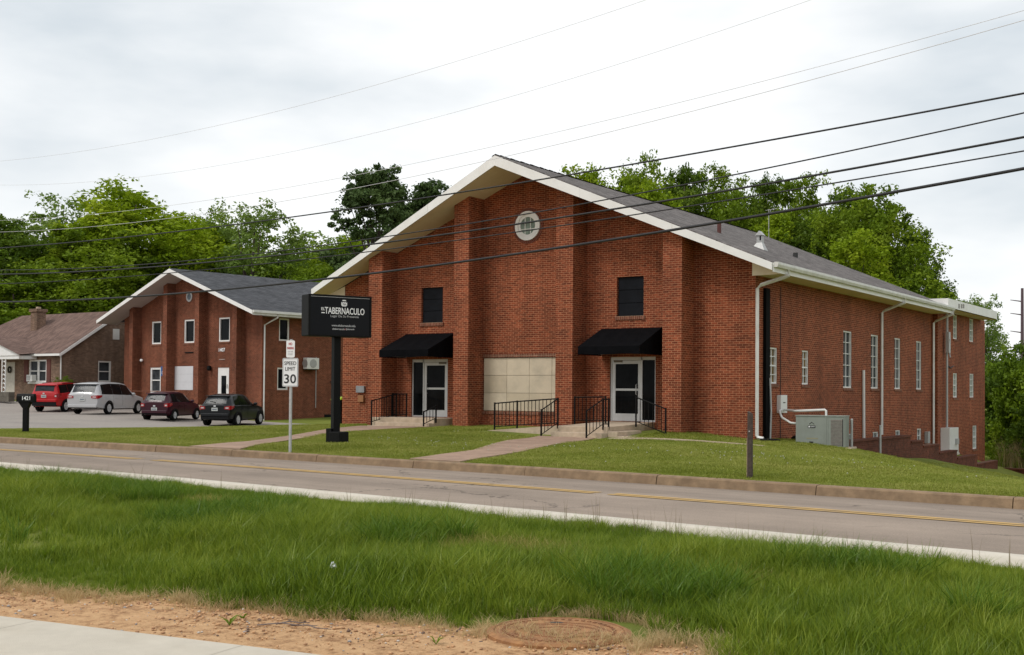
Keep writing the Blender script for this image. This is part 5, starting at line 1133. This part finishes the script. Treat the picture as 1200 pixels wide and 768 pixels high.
# leafy shrubs at the right edge and small bushes
def make_bush(kind, H, Wd, seed, nl=34, per=60, sz=.075):
    q = np.random.default_rng(seed); d = q.normal(size=(nl,3)); d /= np.linalg.norm(d,axis=1)[:,None]; d[:,2] = np.abs(d[:,2])
    cen = d*(.4+.6*q.random((nl,1)))*np.array([Wd*.42,Wd*.42,H*.8]) + np.array([0,0,H*.12]); lr = (.14+.1*q.random(nl))*Wd
    cc = np.concatenate([cen[k]+q.normal(size=(12,3))*lr[k]*.55 for k in range(nl)]); v, f = leaf_cloud(cc, np.repeat(lr*.45,12), per, sz, .9, q)
    me = bpy.data.meshes.new('foliage'); n = len(v); nf = n//4
    me.vertices.add(n); me.vertices.foreach_set('co', v.astype(np.float32).ravel()); me.loops.add(n); me.loops.foreach_set('vertex_index', f); me.polygons.add(nf); me.polygons.foreach_set('loop_start', np.arange(0,n,4,dtype=np.int32)); me.update(calc_edges=True)
    me.materials.append(LEAF[kind]); lm_ = MB()
    for k in range(0, nl, 2): lm_.tube([(0,0,-.2), tuple(cen[k]*np.array([.45,.45,.5])), tuple(cen[k])], [.05*Wd/2,.03*Wd/2,.01], 5)
    ml = lm_.mesh('stem'); ml.materials.append(BARK); return ml, me
BU = [make_bush('mid',4,3.4,5), make_bush('bright',4,3.4,6), make_bush('dark',4,3.4,8)]
def place_bush(name, x, y, top, w, i, label, group=None):
    z = hz1(x, y); b = empty(name, (x, y, z), random.uniform(0,6.28), label, 'bush', group); b.scale = (w/3.4, w/3.4, (top-z)/4.0)
    for nm, me in zip(('stem','foliage'), BU[i]): o = bpy.data.objects.new(nm, me); COL.objects.link(o); o.parent = b
GB = 'leafy thicket right of the church'
for k, (x, y, top, w, i, lab) in enumerate([(1.0,34.5,4.5,4.2,0,'tallest shrub of the thicket next to the rear corner of the church'),(3.2,33.5,3.6,4.2,1,'bright shrub in front of the tall shrub at the right edge'),(5.4,36.5,3.7,4.6,0,'green shrub at the right edge of the photo'),
      (-.6,40,4.9,4.6,2,'dark tall shrub behind the rear corner of the church'),(3.0,44,4.6,6.0,0,'far green shrub behind the thicket'),(6.5,31.8,1.6,4.0,2,'low dark shrub at the foot of the thicket'),(2.4,31.6,1.4,3.6,2,'low dark shrub beside the church rear corner'),(8.5,42,4.6,5.5,1,'shrub outermost on the right of the thicket'),(0,58,5.6,8,0,'far rounded shrub beyond the thicket'),(-4,120,8.5,16,1,'far off bushy clump on the horizon below the utility pole'),(10,150,8.5,22,0,'far off green clump at the right horizon'),(-22,165,9.5,22,2,'far off dark clump behind the thicket')]): place_bush('shrub', x, y, top, w, i, lab, GB)
place_bush('shrub', -51.0,12.1,2.5,1.6,0,'small bright shrub at the bungalow corner behind the silver minivan'); place_bush('shrub', -51.3,15.6,2.0,1.2,0,'small shrub below the bungalow side window'); place_bush('shrub', -60.5,9.6,1.5,1.6,1,'low shrub beside the bungalow porch'); place_bush('shrub', -57.6,9.4,1.2,1.2,0,'low plant below the bungalow porch wall')

# ------------------------------------------------------------------ grass
def grass_mat(name, c1, c2, c3, dry=None):
    m = bpy.data.materials.new(name); m.use_nodes = True; nt = m.node_tree; nt.nodes.clear(); L = nt.links.new; N = nt.nodes.new
    out = N('ShaderNodeOutputMaterial'); g = N('ShaderNodeNewGeometry')
    nz_ = N('ShaderNodeTexNoise'); nz_.inputs['Scale'].default_value = .55; nz_.inputs['Detail'].default_value = 5; nz_.inputs['Roughness'].default_value = .6; L(g.outputs['Position'], nz_.inputs['Vector'])
    mx = N('ShaderNodeMath'); mx.operation = 'MULTIPLY_ADD'; mx.inputs[1].default_value = .60; L(g.outputs['Random Per Island'], mx.inputs[0])
    m2 = N('ShaderNodeMapRange'); m2.inputs['From Min'].default_value = .3; m2.inputs['From Max'].default_value = .7; m2.inputs['To Max'].default_value = .42; L(nz_.outputs['Fac'], m2.inputs['Value']); L(m2.outputs[0], mx.inputs[2])
    r = N('ShaderNodeValToRGB'); r.color_ramp.elements[0].color = (*c1,1); r.color_ramp.elements[1].color = (*c3,1); e = r.color_ramp.elements.new(.5); e.color = (*c2,1)
    L(mx.outputs[0], r.inputs[0])
    d = N('ShaderNodeBsdfDiffuse'); t_ = N('ShaderNodeBsdfTranslucent'); gl = N('ShaderNodeBsdfGlossy'); gl.inputs['Roughness'].default_value = .38
    s = N('ShaderNodeMixShader'); s.inputs[0].default_value = .35; s2 = N('ShaderNodeMixShader'); s2.inputs[0].default_value = .018
    L(r.outputs[0], d.inputs['Color']); L(r.outputs[0], t_.inputs['Color']); L(d.outputs[0], s.inputs[1]); L(t_.outputs[0], s.inputs[2]); L(s.outputs[0], s2.inputs[1]); L(gl.outputs[0], s2.inputs[2]); L(s2.outputs[0], out.inputs['Surface'])
    return m
GV = grass_mat('verge_grass', (.058,.105,.008), (.140,.212,.014), (.315,.36,.042)); GLW = grass_mat('lawn_grass', (.140,.180,.024), (.255,.290,.040), (.44,.41,.13)); GDRY = grass_mat('dry_grass', (.30,.20,.085), (.48,.35,.17), (.64,.51,.29))
GST = grass_mat('seed_stalk', (.16,.12,.07), (.22,.17,.10), (.28,.22,.13))
def clump(seed, nb, h, spread, bw, lean=.5, kind='blade'):
    q = np.random.default_rng(seed); v = []; f = []
    for k in range(nb):
        a = q.random()*6.28; r0 = spread*math.sqrt(q.random()); b0 = np.array([r0*math.cos(a), r0*math.sin(a), -.01])
        hh = h*(.45+.75*q.random()); la = a + q.normal()*.9; ln = hh*lean*(.15+.9*q.random()); dv = np.array([math.cos(la), math.sin(la), 0]); pv = np.array([-dv[1], dv[0], 0])
        tw = q.normal()*.8; pv = pv*math.cos(tw)+dv*math.sin(tw); w_ = bw*(.6+.8*q.random())
        p1 = b0 + dv*ln*.25 + np.array([0,0,hh*.55]); p2 = b0 + dv*ln + np.array([0,0,hh])
        i = len(v); v += [b0-pv*w_, b0+pv*w_, p1-pv*w_*.8, p1+pv*w_*.8, p2]; f += [(i,i+1,i+3,i+2),(i+2,i+3,i+4)]
    return v, f
def clump_obj(name, mt, *a):
    v, f = clump(*a); me = bpy.data.meshes.new(name); me.from_pydata([tuple(x) for x in v], [], f); me.materials.append(mt); return bpy.data.objects.new(name, me)
def scatter(name, pts, scl, protos, label, cat='grass'):
    col = bpy.data.collections.new(name+'_clumps')
    for o in protos: col.objects.link(o)
    me = bpy.data.meshes.new(name); n = len(pts); me.vertices.add(n); me.vertices.foreach_set('co', np.asarray(pts, np.float32).ravel())
    at = me.attributes.new('scl', 'FLOAT', 'POINT'); at.data.foreach_set('value', np.asarray(scl, np.float32))
    at = me.attributes.new('rot', 'FLOAT', 'POINT'); at.data.foreach_set('value', (rng.random(n)*6.28).astype(np.float32))
    o = link_mesh(name, me); me.materials.append(protos[0].data.materials[0])
    ng = bpy.data.node_groups.new(name, 'GeometryNodeTree'); ng.interface.new_socket('Geometry', in_out='INPUT', socket_type='NodeSocketGeometry'); ng.interface.new_socket('Geometry', in_out='OUTPUT', socket_type='NodeSocketGeometry')
    N = ng.nodes.new; L = ng.links.new; gi, go = N('NodeGroupInput'), N('NodeGroupOutput'); ip = N('GeometryNodeInstanceOnPoints'); ci = N('GeometryNodeCollectionInfo')
    ci.inputs['Collection'].default_value = col; ci.inputs['Separate Children'].default_value = True; ci.inputs['Reset Children'].default_value = True
    ip.inputs['Pick Instance'].default_value = True
    a1 = N('GeometryNodeInputNamedAttribute'); a1.data_type = 'FLOAT'; a1.inputs['Name'].default_value = 'scl'; a2 = N('GeometryNodeInputNamedAttribute'); a2.data_type = 'FLOAT'; a2.inputs['Name'].default_value = 'rot'
    cx = N('ShaderNodeCombineXYZ'); L(a2.outputs['Attribute'], cx.inputs['Z']); ri = N('FunctionNodeRandomValue'); ri.data_type = 'INT'; ri.inputs['Min'].default_value if False else None
    for s_ in ri.inputs:
        if s_.name == 'Min' and s_.type == 'INT': s_.default_value = 0
        if s_.name == 'Max' and s_.type == 'INT': s_.default_value = len(protos)-1
    ro_ = [s_ for s_ in ri.outputs if s_.type == 'INT'][0]
    L(gi.outputs[0], ip.inputs['Points']); L(ci.outputs[0], ip.inputs['Instance']); L(ro_, ip.inputs['Instance Index']); L(cx.outputs[0], ip.inputs['Rotation']); L(a1.outputs['Attribute'], ip.inputs['Scale']); L(ip.outputs[0], go.inputs[0])
    md = o.modifiers.new('scatter', 'NODES'); md.node_group = ng
    return tag(o, label, cat, kind='stuff')
def vnoise(x, y, s, seed=0):
    q = np.random.default_rng(seed); out = np.zeros_like(x)
    for k in range(7):
        a = q.random()*6.28; f = s*(.5+1.6*q.random()); out += np.sin(f*(x*math.cos(a)+y*math.sin(a))+q.random()*6.28)
    return out/7*1.6
def grass_edge(u):   # n of the ragged boundary between bare soil and grass
    return np.where(u < 14.2, -27.45+.345*(u-9.47), -25.82-1.4*(u-14.2)) + .09*np.sin(u*3.1)+.06*np.sin(u*7.7+1)
MH = np.array(UN(13.34, -26.07))
def uniform(n, u0, u1, n0, n1): return rng.uniform(u0, u1, n), rng.uniform(n0, n1, n)
# near verge: long grass, denser towards the camera
U_, N_ = [], []
for cnt, u0, u1, a, b in ((26000, 8, 20, -30.5, -24.2), (34000, -2, 21, -25.5, -22.4), (30000, -12, 22, -23.2, -20.6), (9000, -30, -8, -23, -20.6), (6000, -12, 8, -28, -23)):
    x, y = uniform(cnt, u0, u1, a, b); U_.append(x); N_.append(y)
U_ = np.concatenate(U_); N_ = np.concatenate(N_); ov_ = off(U_)
X_ = U_*UX+(N_+ov_)*NX; Y_ = U_*UY+(N_+ov_)*NY
dm = np.hypot(X_-MH[0], Y_-MH[1])
keep = (N_ > grass_edge(U_)) & (N_ < -20.6) & (dm > .62+.08*np.sin(7*np.arctan2(Y_-MH[1], X_-MH[0]))) & (np.hypot(X_-CAM.x, Y_-CAM.y) > 3.2)
X_, Y_, U_, N_ = X_[keep], Y_[keep], U_[keep], N_[keep]
sc = (.78+.5*rng.random(len(X_)))*(.9+.42*vnoise(X_, Y_, 1.5, 3)+.2*vnoise(X_, Y_, 5.0, 4))*np.clip(.45+.55*(N_-grass_edge(U_))/.5, .45, 1)*np.where(N_ > -21.3, .62, np.where(N_ > -22.4, .8, 1.0))
dd_ = np.hypot(X_-CAM.x, Y_-CAM.y)
scatter('verge_grass', np.stack([X_, Y_, hz(X_, Y_)], 1), np.clip(sc, .35, 1.6), [clump_obj('grass_clump', GV, 20+i, 26, .14, .08, .0032, .5) for i in range(4)] + [clump_obj('grass_clump', GV, 40, 20, .20, .06, .0032, .9), clump_obj('grass_clump', GV, 41, 32, .08, .09, .0026, 1.1), clump_obj('grass_clump', GV, 42, 32, .09, .09, .0026, 1.0)], 'long green grass on the verge between the soil and the road')
# coarse tufts, broad-leaved weeds and straw-yellow patches mixed into the verge
tf = (vnoise(X_, Y_, 2.1, 21) > .35) & (rng.random(len(X_)) < .10) & (N_ < -22.2)
scatter('grass_tufts', np.stack([X_[tf], Y_[tf], hz(X_[tf], Y_[tf])], 1), .7+.6*rng.random(int(tf.sum())), [clump_obj('tuft', grass_mat('tuft_grass', (.050,.105,.010), (.095,.175,.013), (.18,.255,.025)), 140+i, 34, .25, .07, .0038, 1.0) for i in range(3)], 'darker coarse grass tufts standing up in the verge')
yp = (np.hypot((U_-11.6)/1.6, (N_+23.6)/.55) < 1+.3*rng.random(len(U_))) | (np.hypot((U_-5.5)/2.4, (N_+22.6)/.4) < .9)
yp &= rng.random(len(U_)) < .22
scatter('yellowed_grass', np.stack([X_[yp], Y_[yp], hz(X_[yp], Y_[yp])], 1), .5+.5*rng.random(int(yp.sum())), [clump_obj('yellow_clump', grass_mat('yellowed_grass', (.19,.17,.03), (.30,.27,.06), (.42,.36,.12)), 150+i, 22, .15, .08, .0026, .9) for i in range(3)], 'straw yellow patches of grass in the verge')
bl = (N_ < -22.3) & (rng.random(len(X_)) < .006) & (vnoise(X_, Y_, 1.1, 31) > .1)
def rosette(seed):
    q = np.random.default_rng(seed); v, f = [], []
    for k in range(9):
        a = q.random()*6.28; d = np.array([math.cos(a), math.sin(a), 0]); p = np.array([-d[1], d[0], 0])*.016; h = .05+.06*q.random(); ln = .05+.05*q.random(); i = len(v)
        v += [np.zeros(3), d*ln*.5+p+np.array([0,0,h]), d*ln+np.array([0,0,h*1.15]), d*ln*.5-p+np.array([0,0,h])]; f.append((i,i+1,i+2,i+3))
    me = bpy.data.meshes.new('weed_leaf'); me.from_pydata([tuple(x) for x in v], [], f); me.materials.append(MATS.get('weedm') or LEAF['mid']); return bpy.data.objects.new('weed_leaf', me)
scatter('verge_weeds', np.stack([X_[bl], Y_[bl], hz(X_[bl], Y_[bl])+.05], 1), .35+.3*rng.random(int(bl.sum())), [rosette(160+i) for i in range(3)], 'small broad leaved weeds among the verge grass', 'weeds')
# dry fringe at the soil edge and round the manhole
u = rng.uniform(7.5, 15.6, 1000); n = grass_edge(u) + rng.normal(size=1000)*.10 - .02 + .08*np.sin(u*2.3); x, y = u*UX+n*NX, u*UY+n*NY
an = rng.uniform(-.4, 2.6, 150); rr_ = .56+np.abs(rng.normal(size=150))*.12; x = np.append(x, MH[0]+rr_*np.cos(an)); y = np.append(y, MH[1]+rr_*np.sin(an))
scatter('dry_grass', np.stack([x, y, hz(x, y)], 1), .35+.6*rng.random(len(x)), [clump_obj('dry_clump', GDRY, 50+i, 16, .10, .05, .0022, 1.5) for i in range(4)], 'dry straw coloured grass along the edge of the bare soil')
u = np.concatenate([rng.uniform(-14, 14.5, 90), rng.normal(8.2, .9, 22), rng.normal(12.2, .9, 40), rng.normal(10.6, .5, 14)]); n = rng.uniform(-21.3, -20.65, len(u)); x, y = u*UX+(n+off(u))*NX, u*UY+(n+off(u))*NY
scatter('seed_stalks', np.stack([x, y, hz(x, y)], 1), .6+.8*rng.random(len(x)), [clump_obj('stalk', GST, 70+i, 3, .30, .04, .0022, .35) for i in range(4)], 'tall thin brown seed stalks standing in front of the road edge')
# church lawn: short mown grass
U_, N_ = [], []
for cnt, u0, u1, a, b in ((52000, -26, 18, -13.78, -6), (26000, -26, 16, -6, 3), (14000, 1, 16, -3, 34), (9000, -44, -22, -13.78, 6)):
    x, y = uniform(cnt, u0, u1, a, b); U_.append(x); N_.append(y)
U_ = np.concatenate(U_); N_ = np.concatenate(N_); ov_ = off(U_); X_ = U_*UX+(N_+ov_)*NX; Y_ = U_*UY+(N_+ov_)*NY
def inpoly(x, y, poly):
    c = np.zeros(x.shape, bool); j = len(poly)-1
    for i in range(len(poly)):
        xi, yi = poly[i]; xj, yj = poly[j]
        c ^= ((yi > y) != (yj > y)) & (x < (xj-xi)*(y-yi)/(yj-yi+1e-12)+xi); j = i
    return c
ban = (X_ > -16.5) & (X_ < 0.02) & (Y_ > -.02)
ban |= (X_ > -0.1) & (X_ < 1.76) & (Y_ > 3.2) & (Y_ < 29)
ban |= (X_ > -7.75) & (X_ < -2.66) & (Y_ > -3.74); ban |= (X_ > -13.85) & (X_ < -10.8) & (Y_ > -2.2)
lotp = [(-24.6,-10.2),(-25.1,-7),(-23.9,-5),(-22.8,-2.8),(-22,-1.2),(-22.2,.7),(-22.8,2.6),(-27,7.0),(-29.6,12.4),(-34.6,13.2),(-50.5,15.0),(-51,11.6),(-58,11.2),(-75,8),(-75,-3.5)]
ban |= inpoly(X_, Y_, lotp)
for lf, rt_ in (([UNo(-8.3,-13.75),(-10.0,-10.9),(-13.2,-4.3),(-13.9,-1.9)],[UNo(-6.3,-13.75),(-8.7,-11.2),(-11.4,-5.8),(-10.7,-2.0)]), ([UNo(-.55,-13.75),(-2.5,-10.9),(-4.6,-6.3),(-5.3,-3.6)],[UNo(.9,-13.75),(-1.3,-10.6),(-2.7,-6.3),(-3.4,-3.6)])): ban |= inpoly(X_, Y_, lf+rt_[::-1])
k = ~ban; X_, Y_, N_ = X_[k], Y_[k], N_[k]
scatter('lawn_grass', np.stack([X_, Y_, hz(X_, Y_)], 1), np.clip(.7+.5*rng.random(len(X_))+.35*vnoise(X_, Y_, .9, 9), .4, 1.7)*np.where(N_ < -13.4, .75, 1), [clump_obj('lawn_clump', GLW, 90+i, 26, .055, .16, .005, 1.0) for i in range(5)], 'short mown lawn in front of the church and the parking lot')
# tall straw grass by the thicket
x = rng.uniform(.6, 12, 900); y = rng.uniform(29.6, 32.5, 900)
scatter('straw_grass', np.stack([x, y, hz(x, y)], 1), .7+.7*rng.random(900), [clump_obj('straw_clump', GDRY, 120+i, 14, 1.1, .2, .008, .5) for i in range(3)] + [clump_obj('straw_clump', GV, 130, 20, .8, .2, .01, .6)], 'tall straw coloured grass at the foot of the thicket')
# white clover dots in the lawn
u = np.concatenate([rng.normal(-3, 2.2, 60), rng.normal(4.5, 3, 70), rng.uniform(-20, 12, 40)]); n = np.concatenate([rng.normal(-9.6, .8, 60), rng.normal(-8.6, .9, 70), rng.uniform(-13, -5, 40)]); x, y = u*UX+n*NX, u*UY+n*NY
cl = MB(); cl.lathe([(.003,0),(.011,.006),(.012,.014),(.005,.02)], 6)
co_ = bpy.data.objects.new('clover_head', cl.mesh('clover_head')); co_.data.materials.append(mat('clover_white', (.45,.45,.34), .8))
scatter('clover_flowers', np.stack([x, y, hz(x, y)+.045], 1), .7+.6*rng.random(len(x)), [co_], 'small white clover flowers scattered in the church lawn', 'flowers')

# ------------------------------------------------------------------ foreground pavement, manhole, debris
sw = empty('sidewalk'); tag(sw, 'pale concrete sidewalk corner in the foreground', 'sidewalk', kind='structure')
d0 = np.array([1.0, .28]); d0 /= np.linalg.norm(d0); pn = np.array([d0[1], -d0[0]]); org = np.array([12.36, -27.60])
for k in range(-5, 4):
    a = org + d0*(k*1.52+.006); b = org + d0*((k+1)*1.52-.006); c = b + pn*1.5; e = a + pn*1.5
    bm_ = MB(); ps_ = [UN(*p) for p in (a, b, c, e)]; z0 = hz1(*ps_[0])
    bm_.add([(*p, .02) for p in ps_] + [(*p, .215) for p in ps_], [(4,7,6,5),(0,4,5,1)[::-1],(1,5,6,2)[::-1],(2,6,7,3)[::-1],(3,7,4,0)[::-1]]); bm_.build('sidewalk_slab', SIDEW, sw, bevel=.008)
mh = empty('manhole_cover', (MH[0], MH[1], hz1(*MH)), R(35), 'round rusty orange iron manhole cover set in the bare soil', 'manhole cover')
MB().lathe([(.425,-.1),(.425,.012),(.40,.022),(.385,.022),(.383,.014)], 56).build('frame', RUST, mh, smooth=False)
MB().lathe([(.379,-.05),(.379,.019),(.34,.019)], 56).build('lid', RUST, mh); 
mr_ = MB()
for a0 in range(3):
    r1 = (.11,.19,.27)[a0]; pts = []
    for k in range(33):
        a = 2*math.pi*k/32; r = r1*(1+.16*math.sin(3*a+a0)+.10*math.sin(5*a+2*a0)); pts.append((r*math.cos(a), r*math.sin(a), .017))
    mr_.tube(pts, .007, 5, caps=False)
for k in range(48): a = 2*math.pi*k/48; mr_.box(.315,.335,-.01,.01,.014,.024, m=Matrix.Rotation(a,4,'Z'))
mr_.build('raised_pattern', mat('rusty_iron_dark', (.22,.095,.038), .9, .3, 20), mh)
MB().box(-.04,.04,.22,.25,.012,.021).build('pick_hole', BTXT, mh)
li = empty('litter', (*UN(11.18,-25.95), hz1(*UN(11.18,-25.95))+.17), .4, 'crumpled white litter caught in the long grass', 'litter')
q = MB(); sd = [(random.uniform(-1,1), random.uniform(-1,1), random.uniform(-1,1)) for _ in range(26)]
bm_ = bmesh.new(); 
for v in sd: bm_.verts.new(Vector(v).normalized()*random.uniform(.02,.036))
bmesh.ops.convex_hull(bm_, input=bm_.verts[:]); me = bpy.data.meshes.new('crumpled_paper'); bm_.to_mesh(me); bm_.free(); link_mesh('crumpled_paper', me, mat('white_plastic', (.62,.64,.66), .4), li)
# pebbles and clods on the soil: too many to count
vs_, fs_l = [], []
q = np.random.default_rng(3)
for k in range(7000):
    u = q.uniform(7.8, 15.2); e = float(grass_edge(np.array(u))); n = e - abs(q.normal())*.55 + .05; x, y = UN(u, n); s = .004+.013*q.random()**4
    z = hz1(x, y) if False else None
    vs_.append((x, y, s))
P = np.array(vs_); Z = hz(P[:,0], P[:,1]); M0 = np.array([(1,0,0),(-1,0,0),(0,1,0),(0,-1,0),(0,0,1),(0,0,-1)], float); F0 = np.array([(0,2,4),(2,1,4),(1,3,4),(3,0,4),(2,0,5),(1,2,5),(3,1,5),(0,3,5)])
n = len(P); jit = .6+.8*q.random((n,6,1)); V = np.concatenate([P[:,:2], Z[:,None]+.3*P[:,2:]], 1)[:,None,:] + M0[None]*P[:,2][:,None,None]*jit*np.array([1,1,.6]); F = (F0[None]+np.arange(n)[:,None,None]*6).reshape(-1)
def pebble_mat():
    m = bpy.data.materials.new('pebbles'); nt, b, N, L = nodes_of(m); g = N('ShaderNodeNewGeometry'); r = N('ShaderNodeValToRGB'); r.color_ramp.interpolation = 'CONSTANT'
    r.color_ramp.elements[0].color = (.55,.32,.165,1); r.color_ramp.elements[1].position = .55; r.color_ramp.elements[1].color = (.38,.21,.11,1)
    for p, c in ((.82,(.17,.11,.08,1)),(.92,(.34,.31,.29,1)),(.97,(.55,.50,.44,1))): e = r.color_ramp.elements.new(p); e.color = c
    L(g.outputs['Random Per Island'], r.inputs[0]); L(r.outputs[0], b.inputs['Base Color']); b.inputs['Roughness'].default_value = .95; return m
tag(numpy_mesh('soil_pebbles', V.reshape(-1,3), F, 3, pebble_mat()), 'pebbles and clods scattered on the bare orange soil', 'pebbles', kind='stuff')
def weed(x, y, lab, s=1.0):
    w_ = empty('weed', (x, y, hz1(x, y)), random.uniform(0,6), lab, 'weed', 'small weeds on the bare soil'); q = np.random.default_rng(int(x*100) % 999)
    for k in range(9):
        a = q.random()*6.28; h = s*(.03+.05*q.random()); d = Vector((math.cos(a), math.sin(a), 0)); p = Vector((-d.y, d.x, 0))*.007*s; m = d*h*.5
        MB().add([tuple(-p*.4), tuple(p*.4), tuple(m+p+Vector((0,0,h*.6))), tuple(m-p+Vector((0,0,h*.6))), tuple(d*h*1.1+Vector((0,0,h*.8)))], [(0,1,2,3),(3,2,4)]).build('leaf', GV, w_)
for u, n, lab, s in ((11.72,-27.22,'low green weed beside the sidewalk joint left of the twigs',1.1),(11.62,-27.05,'thin upright weed left of the low green weed',.9),(13.0,-26.75,'small weed on the soil left of the manhole cover',.8)): weed(*UN(u, n), lab, s)
for k, (u, n, a, ln, lab) in enumerate(((12.05,-27.05,.5,.36,'longest grey twig lying on the soil near the sidewalk'),(12.2,-27.0,.1,.27,'grey twig crossing the longest twig on the soil'),(12.02,-26.98,.75,.2,'short grey twig beside the longest twig'),(12.75,-26.85,1.2,.3,'pale straw stalk on the soil left of the manhole cover'))):
    x, y = UN(u, n); z = hz1(x, y); o = empty('twig', (x, y, z+.012), a, lab, 'twig', 'twigs on the bare soil')
    MB().tube([(-ln/2,0,0),(-ln*.1,.02,.012),(ln*.2,-.01,.008),(ln/2,.03,.0)], [.004,.004,.0035,.002], 5).build('stick', mat('grey_twig', (.17,.14,.13), .9) if k < 3 else GDRY, o)
print('objects', len(scene.objects))
